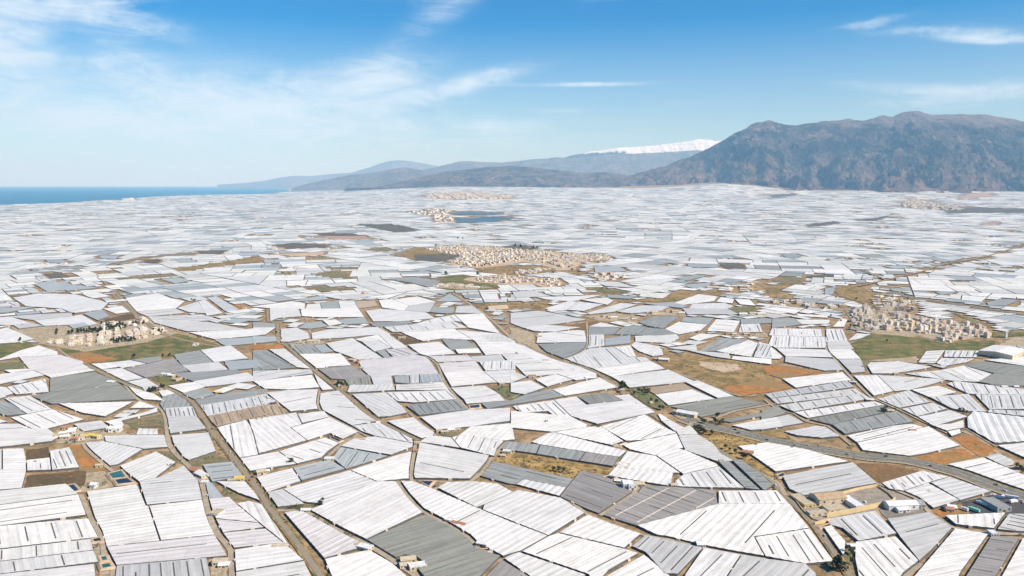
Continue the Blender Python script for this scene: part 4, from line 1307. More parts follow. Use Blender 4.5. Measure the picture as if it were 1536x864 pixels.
def nearest_road(x, y):
    t_ = np.clip(((x-SG[:, 0])*SD[:, 0] + (y-SG[:, 1])*SD[:, 1]) / SL2, 0, 1)
    qx = SG[:, 0] + t_*SD[:, 0]; qy = SG[:, 1] + t_*SD[:, 1]; d_ = np.hypot(x-qx, y-qy) - SG[:, 4]
    k = int(np.argmin(d_)); return d_[k], qx[k], qy[k], k
for p in plots:
    P = [(lambda v: (v.x, v.y))(unproj(*q)) for q in p['P']]
    a = unproj(*p['a']); b_ = unproj(*p['b']); p['ang'] = math.atan2(b_.y-a.y, b_.x-a.x)
    if area2(P) < 0: P = P[::-1]
    # densify close to roads, then push off the road
    D = []
    for i in range(len(P)):
        q0, q1 = P[i], P[(i+1) % len(P)]; L = math.hypot(q1[0]-q0[0], q1[1]-q0[1]); k = 1
        mids = [((q0[0]*(1-f)+q1[0]*f), (q0[1]*(1-f)+q1[1]*f)) for f in (0, .25, .5, .75, 1)]
        if min(nearest_road(*m_)[0] for m_ in mids) < 18: k = max(1, int(L / 28))
        for q in range(k): D.append((q0[0] + (q1[0]-q0[0])*q/k, q0[1] + (q1[1]-q0[1])*q/k))
    cx, cy = centroid(P); O = []
    for q in D:
        d_, qx, qy, k = nearest_road(*q)
        if d_ < 0:
            nx, ny = -SD[k, 1], SD[k, 0]; l = math.hypot(nx, ny); nx /= l; ny /= l
            if (cx-qx)*nx + (cy-qy)*ny < 0: nx, ny = -nx, -ny
            q = (qx + nx*SG[k, 4], qy + ny*SG[k, 4])
        O.append(q)
    # drop near-collinear points
    Q = []
    for i in range(len(O)):
        a_, b2, c_ = O[i-1], O[i], O[(i+1) % len(O)]
        cr = abs((b2[0]-a_[0])*(c_[1]-a_[1]) - (b2[1]-a_[1])*(c_[0]-a_[0])) / (math.hypot(c_[0]-a_[0], c_[1]-a_[1]) + 1e-6)
        if cr > .35: Q.append(b2)
    p['W'] = Q if len(Q) > 2 else O
    if area2(p['W']) < 0: p['W'] = p['W'][::-1]
# occupancy of the plan, only used to decide where further plots fit
MASK = np.zeros((880, 1600), bool); MX = 32
def fill_mask(P):
    P = np.array(P); x0, y0 = np.floor(P.min(0)).astype(int) - 1; x1, y1 = np.ceil(P.max(0)).astype(int) + 1
    x0 = max(x0, -MX); y0 = max(y0, 0); x1 = min(x1, 1536+MX-1); y1 = min(y1, 879)
    if x1 <= x0 or y1 <= y0: return
    gx, gy = np.meshgrid(np.arange(x0, x1)+.5, np.arange(y0, y1)+.5); ins = np.zeros(gx.shape, bool)
    for i in range(len(P)):
        xa, ya = P[i-1]; xb, yb = P[i]
        if ya == yb: continue
        c_ = ((ya > gy) != (yb > gy)) & (gx < (xb-xa)*(gy-ya)/(yb-ya) + xa); ins ^= c_
    MASK[y0:y1, x0+MX:x1+MX] |= ins
fields = []
for p in plots: fill_mask(p['P'])
for s, ln in parse_lines(FIELDS):
    hd, co = ln.split(':'); nm, key = hd.split(); P = [sheet_px(s, *p) for p in pts_of(co)]; fill_mask(P); fields.append((nm, key, P))
for s, ln in parse_lines(WATER_PONDS):
    key, co = ln.split(':'); fill_mask([sheet_px(s, *p) for p in pts_of(co)])
fill_mask([sheet_px('J', *p) for p in [(1190, 264), (1350, 260), (1545, 262), (1530, 280), (1440, 296), (1220, 300), (1185, 290)]])
fill_mask([sheet_px('J', *p) for p in [(1150, 236), (1250, 229), (1480, 238), (1480, 250), (1330, 256), (1190, 254)]])
for r in roads:
    for a, b_ in zip(r['px'][:-1], r['px'][1:]):
        n = int(math.hypot(b_[0]-a[0], b_[1]-a[1])) + 1
        rr = 2 if a[1] > 480 else .6
        for k in range(n+1):
            x = a[0] + (b_[0]-a[0])*k/n; y = a[1] + (b_[1]-a[1])*k/n
            MASK[max(0, int(y-rr)):max(0, min(880, int(y+rr+1))), max(0, int(x-rr)+MX):max(0, min(1600, int(x+rr+1)+MX))] = True
for (s, pts, *_r) in TOWNS: fill_mask([sheet_px(s, *p) for p in pts])
def masked(px, py):
    i, j = int(py), int(px) + MX
    return 0 <= i < 880 and 0 <= j < 1600 and MASK[i, j]
# ---------------------------------------------------------------- plots beyond the surveyed ones: recursive division of the plain
def cut(P, nx, ny, c):
    out = []
    for i in range(len(P)):
        a, b_ = P[i-1], P[i]; da = a[0]*nx+a[1]*ny-c; db = b_[0]*nx+b_[1]*ny-c
        if (da < 0) != (db < 0):
            t_ = da/(da-db); out.append((a[0]+(b_[0]-a[0])*t_, a[1]+(b_[1]-a[1])*t_))
        if db >= 0: out.append(b_)
    return out
EDGE = lambda u: float(np.interp(u, [-.9, -.25, -.19, 0, .07, .16, .33, .47, .67, 1.2], [41000, 32000, 26500, 23000, 21200, 20200, 18200, 17200, 16700, 16000]))
leaves = []
def divide(P, lvl, ang):
    A = abs(area2(P)); 
    if len(P) < 3 or A < 500: return
    cx, cy = centroid(P)
    ymin = min(p[1] for p in P); ymax = max(p[1] for p in P)
    if ymax < 560: return
    us_ = [p[0]/max(p[1], 100) for p in P]
    if min(us_) > .80 or max(us_) < -.80: return
    if ymin > 40000: return
    tgt = 9000 + 1.15*max(cy, 800) ** 1.03 if cy < 9000 else 22500 + (cy-9000)*2.3
    if A < tgt * P_RND.uniform(.7, 2.1): leaves.append((P, ang)); return
    # longest extent along / across the district's own grain
    if A > 1.6e6: ang = ang + P_RND.gauss(0, .35)
    elif A > 2.5e5: ang = ang + P_RND.gauss(0, .12)
    ca, sa = math.cos(ang), math.sin(ang)
    ex = [p[0]*ca+p[1]*sa for p in P]; ey = [-p[0]*sa+p[1]*ca for p in P]
    wx, wy = max(ex)-min(ex), max(ey)-min(ey)
    j = P_RND.gauss(0, .05 if A < 2.5e5 else .12)
    if wx * P_RND.uniform(.8, 1.25) > wy: nx, ny = math.cos(ang+j), math.sin(ang+j)
    else: nx, ny = -math.sin(ang+j), math.cos(ang+j)
    pr = [p[0]*nx+p[1]*ny for p in P]; c = min(pr) + (max(pr)-min(pr)) * P_RND.uniform(.36, .64)
    gap = 3.5 if A > 6e5 else 1.7
    if A < 6e5 and P_RND.random() < .06: gap = 6
    divide(cut(P, nx, ny, c + gap/2), lvl+1, ang); divide(cut(P, -nx, -ny, -c + gap/2), lvl+1, ang)
P_RND = random.Random(11)
divide([(-700, 500), (700, 500), (30000, 40000), (-30000, 40000)], 0, .25)
far = []; empties = []
FARC = [('W', .38), ('V', .24), ('G', .17), ('B', .085), ('D', .065), ('P', .03), ('T', .015), ('O', .015)]
def pick():
    r = P_RND.random()
    for k, w in FARC:
        r -= w
        if r < 0: return k
    return 'W'
wi_ = 0
while wi_ < len(leaves):
    P, ang = leaves[wi_]; wi_ += 1
    cx, cy = centroid(P); u = cx/cy
    Yc = float(coast(u))
    if u < -.2 and max(p[1] for p in P) > Yc - 60: continue
    if cy > EDGE(u) or abs(u) > .78: continue
    z = float(ground(cx, cy)); S = [(cx, cy)] + list(P) + [((P[i-1][0]+P[i][0])/2, (P[i-1][1]+P[i][1])/2) for i in range(len(P))]
    if cy > 4500: S = S[:1] + S[1+len(P):]
    hit = False
    for q in S:
        px, py = proj(q[0], q[1], z)
        q2 = ((q[0]-cx)*.9+cx, (q[1]-cy)*.9+cy)
        px, py = proj(q2[0], q2[1], z)
        if masked(px, py): hit = True; break
    if hit:                                        # halve the plot and try the pieces in the gaps
        A = abs(area2(P))
        if cy < 9000 and A > (800 if cy < 2500 else 1300 if cy < 4500 else 2600):
            e = max(range(len(P)), key=lambda i: math.hypot(P[i][0]-P[i-1][0], P[i][1]-P[i-1][1])); l_ = math.hypot(P[e][0]-P[e-1][0], P[e][1]-P[e-1][1])
            nx, ny = (P[e][0]-P[e-1][0])/l_, (P[e][1]-P[e-1][1])/l_; pr = [q[0]*nx+q[1]*ny for q in P]; c = (min(pr)+max(pr))/2
            for h_ in (cut(P, nx, ny, c+.6), cut(P, -nx, -ny, -c+.6)):
                if len(h_) > 2: leaves.append((h_, ang))
        continue
    if nearest_road(cx, cy)[0] < 3: continue
    if cy > 3000 and P_RND.random() < .035: empties.append((cx, cy, math.sqrt(abs(area2(P))))); continue
    if area2(P) < 0: P = P[::-1]
    far.append(dict(c=pick(), W=P, ang=ang + (math.pi/2 if P_RND.random() < .45 else 0), n=P_RND.choice([0, 0, 0, 1, 2, 4]) if cy < 3500 else 0, far=True))
def px_area(p):
    Q = [proj(x, y, float(ground(*centroid(p['W'])))) for x, y in p['W']]
    Q = [(min(max(a, 0), 1536), min(max(b_, 0), 864)) for a, b_ in Q]
    p['px'] = centroid(Q); return abs(area2(Q))
everything = plots + far
for p in everything: p['pa'] = px_area(p)
everything.sort(key=lambda p: -p['pa'])
single = everything[:300]; rest = everything[300:]
print('plots traced', len(plots), 'procedural', len(far), 'smallest single', single[-1]['pa'])
HR = random.Random(5)
def roof_geometry(p, V, F, U, WV, WF, coarse=False):
    """corrugated plastic roof cut into bays along the ridge direction, and its dark side nets"""
    P = p.get('I') or inset(p['W'], .75)
    ca, sa = math.cos(p['ang']), math.sin(p['ang'])
    L = [(x*ca + y*sa, -x*sa + y*ca) for x, y in P]
    bw = {'X': 11.0, 'O': 9.0, 'T': 10.0, 'D': 8.5}.get(p['c'], 8.2); amp = {'X': 1.1, 'O': .12, 'T': .12, 'D': .18}.get(p['c'], .30)
    amp *= p.get('amp', 1); h = p['h']; v0 = min(q[1] for q in L)
    def zat(x, y, v): 
        return float(ground(x, y)) + h + amp * tri_wave(v - v0, bw)
    bm = bmesh.new(); vs = [bm.verts.new((a, b_, 0)) for a, b_ in L]
    try: bm.faces.new(vs)
    except ValueError: bm.free(); return
    if not coarse:
        v1 = max(q[1] for q in L); k = 1
        while v0 + k*bw/2 < v1 - .2:
            bmesh.ops.bisect_plane(bm, geom=bm.verts[:] + bm.edges[:] + bm.faces[:], plane_co=(0, v0 + k*bw/2, 0), plane_no=(0, 1, 0), dist=.02); k += 1
    bm.verts.index_update(); n = len(V); zs = []
    gx, gy = centroid(P); gz = float(ground(gx, gy)); flat = gy < 6000
    for v in bm.verts:
        a, b_ = v.co.x, v.co.y; x, y = a*ca - b_*sa, a*sa + b_*ca
        z = (0.0 if flat else float(ground(x, y))) + h + (0 if coarse else amp * tri_wave(b_ - v0, bw))
        V.append((x, y, z)); U.append((a + p.get('uo', 0), b_ - v0 + p.get('uo', 0)))
    for f in bm.faces:
        id_ = [v.index + n for v in f.verts]
        F.append(tuple(id_))
    m0 = len(WV); be = [e for e in bm.edges if len(e.link_faces) == 1]; mp = {}
    for e in be:
        f = e.link_faces[0]; vs = list(f.verts); i0 = vs.index(e.verts[0]); a, b_ = (e.verts[0], e.verts[1]) if vs[(i0+1) % len(vs)] is e.verts[1] else (e.verts[1], e.verts[0])
        for v in (a, b_):
            if v not in mp:
                mp[v] = len(WV); x, y, z = V[v.index + n]; WV.append((x, y, z - .02)); WV.append((x, y, z - h - 1.2))
        i, j = mp[a], mp[b_]; WF.append((i, i+1, j+1, j))
    bm.free()
def inside(P, x, y):
    r = False
    for i in range(len(P)):
        xa, ya = P[i-1]; xb, yb = P[i]
        if (ya > y) != (yb > y) and x < (xb-xa)*(y-ya)/(yb-ya) + xa: r = not r
    return r
def runs(L, v, step=1.5):
    """stretches of the line y=v inside polygon L"""
    xs = []
    for i in range(len(L)):
        xa, ya = L[i-1]; xb, yb = L[i]
        if (ya > v) != (yb > v): xs.append(xa + (v-ya)*(xb-xa)/(yb-ya))
    xs.sort(); return [(xs[i], xs[i+1]) for i in range(0, len(xs)-1, 2)]
items = []
def porches(p, root, cx, cy):
    """small pale entrance porches that bridge the dark lane along the near walls"""
    P = p['I']
    for i in range(len(P)):
        a, b_ = P[i-1], P[i]; ex, ey = b_[0]-a[0], b_[1]-a[1]; l = math.hypot(ex, ey)
        if l < 34 or ey*a[0] - ex*a[1] > 0 or abs(ex) < .35*l or HR.random() < .3: continue
        ex /= l; ey /= l; k = max(1, int(l / 75))
        for q in range(k):
            t_ = l * (q + HR.uniform(.25, .75)) / k; w = HR.uniform(1.2, 2.6); nx, ny = ey, -ex; V, F = [], []
            box_vf(t_-w, t_+w, -.3, 1.3, 0, p['h'] + .12, V, F)
            V = [(a[0] + u_*ex + v_*nx - cx, a[1] + u_*ey + v_*ny - cy, z) for u_, v_, z in V]
            mesh_obj('entrance_porch', V, F, M_PORCH, root)
def shape_word(p):
    P = p['W']; k = len([1 for _ in P]); ca, sa = math.cos(p['ang']), math.sin(p['ang'])
    ex = [x*ca+y*sa for x, y in P]; ey = [-x*sa+y*ca for x, y in P]; r = (max(ex)-min(ex)) / max(1, max(ey)-min(ey))
    fill = abs(area2(P)) / max(1, (max(ex)-min(ex))*(max(ey)-min(ey)))
    if fill < .6: return 'wedge-shaped'
    if r > 2 or r < .5: return 'narrow'
    if abs(area2(P)) > 26000: return 'large'
    return 'small' if abs(area2(P)) < 6000 else 'medium'
for p in single:
    p['h'] = HR.uniform(2.1, 2.9); p['I'] = inset(p['W'], .75); p['uo'] = HR.uniform(0, 900)
    cx, cy = centroid(p['W']); gz = float(ground(cx, cy)); base = (cx, cy, gz)
    V, F, U, WV, WF = [], [], [], [], []
    roof_geometry(p, V, F, U, WV, WF)
    if not F: continue
    off = (cy < 6000) * gz
    root = empty('greenhouse', base)
    sh = lambda L: [(x-cx, y-cy, z-gz + off) for x, y, z in L]
    mesh_obj('roof', sh(V), F, FILM[p['c']], root, uvs=U)
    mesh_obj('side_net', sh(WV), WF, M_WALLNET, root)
    # roof slits
    ca, sa = math.cos(p['ang']), math.sin(p['ang']); L = [(x*ca+y*sa, -x*sa+y*ca) for x, y in p['I']]
    v0, v1 = min(q[1] for q in L), max(q[1] for q in L); amp = .15 if p['c'] in 'OTD' else .33
    if p['c'] == 'X': amp = 1.3
    sw = 1.1 if cy < 1500 else 1.5
    for k in range(p['n']):
        v = v0 + (v1-v0) * (k + .5 + HR.uniform(-.12, .12)) / p['n']
        for a, b_ in runs(L, v):
            if b_ - a < 14: continue
            e = HR.uniform(.04, .16); e2 = HR.uniform(.04, .2)
            if HR.random() < .2: e = .45
            a2, b3 = a + (b_-a)*e, b_ - (b_-a)*e2; VV, FF = [], []
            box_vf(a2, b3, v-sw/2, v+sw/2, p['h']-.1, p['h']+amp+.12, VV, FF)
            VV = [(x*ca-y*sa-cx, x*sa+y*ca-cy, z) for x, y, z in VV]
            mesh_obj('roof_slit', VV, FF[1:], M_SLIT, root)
    if p['c'] == 'T' and abs(area2(p['W'])) > 6000:
        u0, u1 = min(q[0] for q in L), max(q[0] for q in L); LT = [(y, x) for x, y in L]; k = 1
        while u0 + k*26 < u1:
            for a, b_ in runs(LT, u0 + k*26):
                if b_-a < 20: continue
                VV, FF = [], []; wd_ = .8; uu = u0 + k*26
                box_vf(uu-wd_/2, uu+wd_/2, a+6, b_-6, p['h']-.05, p['h']+.45, VV, FF)
                mesh_obj('roof_walkway', [(x*ca-y*sa-cx, x*sa+y*ca-cy, z) for x, y, z in VV], FF[1:], M_PORCH, root)
            k += 1
    d = '%s %s%s greenhouse' % (COLNAME[p['c']], shape_word(p), ' slit-roofed' if p['n'] > 1 else '')
    porches(p, root, cx, cy)
    tag(root, None, 'greenhouse', 'plastic greenhouses covering the plain'); items.append((root, d, *p['px']))
label_all(items)
# the rest: too many and too small to pick apart, one object with real roofs and sides
V, F, U, T_ = [], [], [], []; WV, WF = [], []
for p in rest:
    p['h'] = HR.uniform(2.2, 3.1); p['uo'] = HR.uniform(0, 900); cx, cy = centroid(p['W'])
    nf = len(F)
    if cy < 2600 and p['pa'] > 0 or (cy < 3300 and HR.random() < .5): roof_geometry(p, V, F, U, WV, WF)
    else:
        P = inset(p['W'], .6) if cy < 5000 else p['W']; n = len(V); ca, sa = math.cos(p['ang']), math.sin(p['ang'])
        z0 = 0 if cy < 6000 else None; tx, ty = HR.gauss(0, .006), HR.gauss(0, .006)
        k = len(P); hh = p['h'] + (0 if cy < 6000 else HR.uniform(0, 3))
        for x, y in P:
            g_ = z0 if z0 is not None else float(ground(x, y))
            V.append((x, y, g_ + hh + (x-cx)*tx + (y-cy)*ty)); U.append((x*ca+y*sa + p['uo'], -x*sa+y*ca))
        F.append(tuple(range(n, n+k)))
        m0 = len(WV)
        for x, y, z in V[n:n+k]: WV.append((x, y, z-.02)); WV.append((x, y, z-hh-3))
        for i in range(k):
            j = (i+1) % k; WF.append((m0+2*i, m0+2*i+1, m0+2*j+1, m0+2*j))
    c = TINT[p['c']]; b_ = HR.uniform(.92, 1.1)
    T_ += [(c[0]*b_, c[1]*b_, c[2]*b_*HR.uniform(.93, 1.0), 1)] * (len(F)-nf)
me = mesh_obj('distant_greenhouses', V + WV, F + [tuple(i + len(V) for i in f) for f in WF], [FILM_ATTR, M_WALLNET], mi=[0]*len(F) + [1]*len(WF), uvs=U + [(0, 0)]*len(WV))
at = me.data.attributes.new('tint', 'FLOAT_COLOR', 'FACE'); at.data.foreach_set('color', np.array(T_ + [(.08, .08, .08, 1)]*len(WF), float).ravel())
tag(me, 'countless white and grey greenhouse roofs reaching over the far plain', kind='stuff')
# ---------------------------------------------------------------- fields, roads, ponds
def densify(P, step):
    out = []
    for i in range(len(P)):
        a, b_ = P[i], P[(i+1) % len(P)]; k = max(1, int(math.hypot(b_[0]-a[0], b_[1]-a[1]) / step))
        out += [(a[0]+(b_[0]-a[0])*q/k, a[1]+(b_[1]-a[1])*q/k) for q in range(k)]
    return out
SC = []                                            # scrub spots
FR = random.Random(21)
for i, (nm, key, P) in enumerate(fields):
    W = [(lambda v: (v.x, v.y))(unproj(*q)) for q in P]; cy = centroid(W)[1]
    W2 = densify(W, 12 if cy < 2500 else 60)
    jz = (3.0 if nm.startswith(('scrub', 'meadow', 'dirt')) else 1.0) if cy < 2500 else 9
    W2 = [(x + jz*2*noise.noise(Vector((x*.06, y*.06, 4))) + FR.gauss(0, jz*.3), y + jz*2*noise.noise(Vector((x*.06, y*.06, 9))) + FR.gauss(0, jz*.3)) for x, y in W2]
    sheet_mesh(nm, W2, FIELDMAT[key], .12 + .013 * i + (1.2 if cy > 6000 else 0))
    A = abs(area2(W)); dens = {'scrub': 90, 'gold': 70, 'dry': 150, 'green': 130, 'meadow': 330, 'sand': 420, 'orange': 700, 'rust': 500, 'brown': 260, 'dark': 600}.get(key)
    if dens and cy < 9000:
        n = int(min(A / (dens * (1 if cy < 2000 else 3)), 1300)); xs = [q[0] for q in W]; ys_ = [q[1] for q in W]
        for _ in range(n * 2):
            x, y = FR.uniform(min(xs), max(xs)), FR.uniform(min(ys_), max(ys_))
            if inside(W, x, y) and noise.noise(Vector((x*.02, y*.02, 1))) > -.15: SC.append((x, y, FR.uniform(.5, 1.5) * (1 if cy < 2000 else 1.8)))
def ribbon(name, L, w, mat, dz, off=0.0, label=None, kind='structure'):
    V, F = [], []
    for i, p in enumerate(L):
        d_ = (L[min(i+1, len(L)-1)] - L[max(i-1, 0)]); d_.z = 0; d_.normalize(); n = Vector((-d_.y, d_.x, 0))
        for s in (w/2 + off, -w/2 + off):
            q = p + n*s; V.append((q.x, q.y, float(ground(q.x, q.y)) + dz))
    F = [(2*i+1, 2*i+3, 2*i+2, 2*i) for i in range(len(L)-1)]
    o = mesh_obj(name, V, F, mat); tag(o, label, kind=kind); return o
VERGE = []
for i, r in enumerate(roads):
    far_ = min(p.y for p in r['L']) > 2600; k = 1.0 if not far_ else 1.2
    dz = 1.6 + i*.02 + (1.5 if far_ else 0)
    if not far_: dz = 1.75 + i*.012 if False else .9 + i*.012
    if r['kind'] == 'highway':
        ribbon('verge', r['L'], r['w']+13, M_VERGE, dz - .12)
        for s in (-1, 1):
            ribbon('highway', r['L'], r['w']*.44, M_HWY, dz, s*r['w']*.29, 'dark two-carriageway highway crossing the lower right')
            if not far_:
                for e in (-.21, .21): ribbon('road_marking', r['L'], .3, M_LINE, dz+.05, s*r['w']*.29 + e*r['w'])
        ribbon('service_track', r['L'], 4, M_TRACK, dz+.02, -(r['w']/2 + 6))
    elif r['kind'] == 'road':
        ribbon('verge', r['L'], r['w']*k+3.4, FIELDMAT['dry'], dz-.1)
        ribbon('road', r['L'], r['w']*k - 1.5, M_ROAD, dz, 0)
        if far_: pass
    else: ribbon('track', r['L'], r['w']*1.15, M_TRACK, dz-.05)
    if not far_ and r['kind'] != 'track':
        for p, q in zip(r['L'][:-1], r['L'][1:]):
            d_ = (q-p); l = d_.length; d_.normalize(); n = Vector((-d_.y, d_.x, 0))
            for _ in range(int(l / 3)):
                s = FR.choice((-1, 1)) * (r['w']/2 + FR.uniform(.8, 3.5 if r['kind'] == 'road' else 8)); t_ = FR.random()*l
                if noise.noise(Vector((p.x*.006, p.y*.006, 5))) > -.1: SC.append((p.x + d_.x*t_ + n.x*s, p.y + d_.y*t_ + n.y*s, FR.uniform(.5, 1.3) * (1.7 if FR.random() < .15 else 1)))
# scrub: low bushes nobody could count
V, F = [], []
for x, y, s in SC[:30000]:
    z = float(ground(x, y)) + .6 if y > 6000 else .5; n = len(V); a0 = FR.random()*6.28; hh = s*FR.uniform(.8, 1.5); sx = s*FR.uniform(1, 1.7)
    for k in range(5):
        a = a0 + k*1.257; rr = sx * FR.uniform(.7, 1.2); V.append((x + rr*math.cos(a), y + rr*math.sin(a), z + hh*FR.uniform(0, .35)))
    V.append((x + FR.gauss(0, .25), y + FR.gauss(0, .25), z + hh))
    F += [(n+k, n+(k+1) % 5, n+5) for k in range(5)]
M_SCRUB = simple('scrub_leaves', (.085, .09, .04), .9, (.15, .13, .07), .05)
tag(mesh_obj('scrub', V, F, M_SCRUB), 'low dry bushes scattered over the fallow ground and verges', kind='stuff')
# irrigation ponds
PM = {'green': simple('pond_green', (.02, .10, .075), .25, (.03, .12, .09), .05, .5), 'navy': simple('pond_navy', (.007, .018, .042), .3, (.010, .028, .06), .05, .25), 'black': simple('pond_black', (.012, .015, .02), .25, (.02, .022, .028), .05, .5)}
PW = {'green': 'green', 'navy': 'navy blue', 'black': 'near-black'}
items = []
for i, (s, ln) in enumerate(parse_lines(WATER_PONDS)):
    key, co = ln.split(':'); P = [sheet_px(s, *p) for p in pts_of(co)]; W = [(lambda v: (v.x, v.y))(unproj(*q)) for q in P]
    if area2(W) < 0: W = W[::-1]
    cx, cy = centroid(W); gz = float(ground(cx, cy)); root = empty('irrigation_pond', (cx, cy, gz)); k = len(W)
    rings = [(inset(W, -3.0), .9 if cy < 3000 else 1.5), (inset(W, -.9), 2.5), (inset(W, .3), 2.5), (inset(W, 1.6), 1.2)]
    V = [(x-cx, y-cy, z) for Rg, z in rings for x, y in Rg]; F = []
    for r_ in range(3): F += [(r_*k+j, r_*k+(j+1) % k, (r_+1)*k+(j+1) % k, (r_+1)*k+j) for j in range(k)]
    mesh_obj('bank', V, F, FIELDMAT['pale'], root)
    WV = [(x-cx, y-cy, 2.0) for x, y in inset(W, .35)]
    mesh_obj('water', WV, [tuple(range(k))], PM[key], root)
    tag(root, None, 'pond', 'irrigation ponds among the greenhouses'); items.append((root, PW[key] + ' irrigation pond with pale bank', *centroid(P)))
label_all(items)
# ---------------------------------------------------------------- farm sheds and houses
WALLC = {'white': (.74, .73, .70), 'cream': (.62, .53, .38), 'yellow': (.66, .5, .16), 'pink': (.6, .42, .33), 'tan': (.62, .46, .25), 'grey': (.4, .4, .38)}
ROOFC = {'white': (.70, .70, .69), 'cream': (.50, .42, .30), 'terracotta': (.42, .20, .12), 'yellow': (.68, .52, .12), 'grey': (.30, .31, .30), 'blue': (.2, .32, .45), 'green': (.25, .5, .38), 'tan': (.45, .33, .2)}
WM = {k: simple('wall_' + k, v, .85, None, .25) for k, v in WALLC.items()}; RFM = {k: simple('roofing_' + k, v, .75, None, .4) for k, v in ROOFC.items()}
M_DARK = simple('window_dark', (.05, .055, .065), .3); M_DOOR = simple('door_paint', (.16, .13, .10), .6); M_METAL = simple('sheet_metal', (.45, .46, .46), .5)
def building(px, py, w, d, h, deg, roof, wall, gable=True, name='farm_shed', extra=0, fine=True):
    p = unproj(px, py); cy = p.y; dz = 1.0 if cy < 3000 else 1.5
    root = empty(name, (p.x, p.y, p.z), R(deg)); V, F = [], []
    x, y = w/2, d/2
    V = [(-x, -y, 0), (x, -y, 0), (x, y, 0), (-x, y, 0), (-x, -y, h), (x, -y, h), (x, y, h), (-x, y, h)]
    F = [(0, 1, 5, 4), (1, 2, 6, 5), (2, 3, 7, 6), (3, 0, 4, 7)]
    g_ = min(d*.18, 3.0) if gable else 0
    if gable: V += [(-x, 0, h+g_), (x, 0, h+g_)]; F += [(5, 6, 9), (7, 4, 8)]
    mesh_obj('wall', V, F, WM[wall], root)
    e = .4; V, F = [], []
    if gable:
        V = [(-x-e, -y-e, h-.1), (x+e, -y-e, h-.1), (x+e, 0, h+g_+.12), (-x-e, 0, h+g_+.12), (x+e, y+e, h-.1), (-x-e, y+e, h-.1)]
        V += [(a, b_, c-.18) for a, b_, c in V]; F = [(0, 1, 2, 3), (3, 2, 4, 5), (7, 6, 9, 8), (8, 9, 11, 10), (0, 6, 7, 1), (5, 4, 10, 11), (1, 7, 8, 2), (2, 8, 10, 4), (0, 3, 9, 6), (3, 5, 11, 9)]
        F = [tuple(f) for f in F]
    else:
        box_vf(-x+.25, x-.25, -y+.25, y-.25, h-.3, h+.05, V, F); 
        for a in ((-x-.02, x+.02, -y-.02, -y+.25), (-x-.02, x+.02, y-.25, y+.02), (-x-.02, -x+.25, -y+.25, y-.25), (x-.25, x+.02, -y+.25, y-.25)): box_vf(*a, h-.02, h+.55, V, F)
    mesh_obj('roof', V, F, RFM[roof], root)
    if fine:
        V, F = [], []; dw = min(3.2, w*.25); box_vf(-dw/2, dw/2, -y-.08, -y+.1, 0, min(h*.72, 3.2), V, F); mesh_obj('door', V, F, M_DOOR, root)
        for k in (-1, 1):
            V, F = [], []; ww = min(2.2, w*.14); box_vf(k*w*.32-ww/2, k*w*.32+ww/2, -y-.07, -y+.1, h*.45, h*.75, V, F); mesh_obj('window', V, F, M_DARK, root)
            V, F = [], []; box_vf(x-.1, x+.07, k*d*.25-.7, k*d*.25+.7, h*.45, h*.75, V, F); mesh_obj('window', V, F, M_DARK, root)
    return root, p
items = []
for s, ln in parse_lines(SHEDS):
    f = ln.split(); px, py = sheet_px(s, *[float(v) for v in f[0].split(',')]); w, d, h, deg = (float(v) for v in f[1:5])
    q = unproj(px, py); bad = False
    for pl in plots:
        I_ = pl.get('I') or pl['W']
        if inside(I_, q.x, q.y):
            dd = min((abs((I_[k][0]-I_[k-1][0])*(q.y-I_[k-1][1]) - (I_[k][1]-I_[k-1][1])*(q.x-I_[k-1][0])) / (math.hypot(I_[k][0]-I_[k-1][0], I_[k][1]-I_[k-1][1])+1e-6)) for k in range(len(I_)))
            bad = dd > (7 if q.y < 1300 else 14)
    if bad: continue
    root, p = building(px, py, w, d, h, deg, f[5], f[6], gable=(len(items) % 3 != 0), fine=py > 480)
    big = 'large ' if w > 24 else 'small ' if w < 9.5 else ''
    tag(root, None, 'shed', 'farm sheds and houses between the greenhouses'); items.append((root, '%s%s-walled shed with %s roof' % (big, f[6], f[5]), px, py))
label_all(items)
def put(name, label, cat, s, x, y, *a, **k):
    px, py = sheet_px(s, x, y); root, p = building(px, py, *a, name=name, **k); tag(root, label, cat); return root, p
put('warehouse', 'long cream-walled warehouse with tan gable roof inside the walled works yard', 'warehouse', 'D', 345, 432, 34, 20, 7, 12, 'tan', 'cream')
put('works_office', 'low cream block with yellow forecourt at the left end of the works yard', 'building', 'D', 200, 435, 14, 30, 3, 12, 'cream', 'yellow', gable=False)
put('factory_hall', 'white flat hall with dark left side beside the works yard warehouse', 'building', 'D', 490, 455, 12, 28, 5, 12, 'white', 'white', gable=False)
put('factory_hall', 'low concrete block in front of the works yard warehouse', 'building', 'D', 385, 480, 24, 14, 3, 12, 'cream', 'cream', gable=False)
put('works_office', 'small cream block at the front left gate of the works yard', 'building', 'D', 285, 510, 22, 8, 3.5, 12, 'cream', 'cream', gable=False)
put('packing_shed', 'long white-roofed packing shed between works yard and dark lane', 'building', 'D', 765, 470, 34, 14, 6, 5, 'white', 'white')
put('packing_shed', 'grey-roofed shed adjoining the long packing shed on its right', 'building', 'D', 850, 462, 15, 15, 5, 5, 'grey', 'grey')
put('packing_shed', 'small white shed in front of the long packing shed', 'building', 'D', 775, 492, 14, 8, 4, 10, 'white', 'white')
put('truck_workshop', 'grey-roofed workshop block in the asphalt truck yard', 'building', 'D', 1315, 468, 17, 26, 6, 8, 'grey', 'grey', gable=False)
put('packing_warehouse', 'large white packing warehouse with cream front below the apartment town', 'warehouse', 'H', 1380, 365, 84, 62, 11, 40, 'white', 'cream')
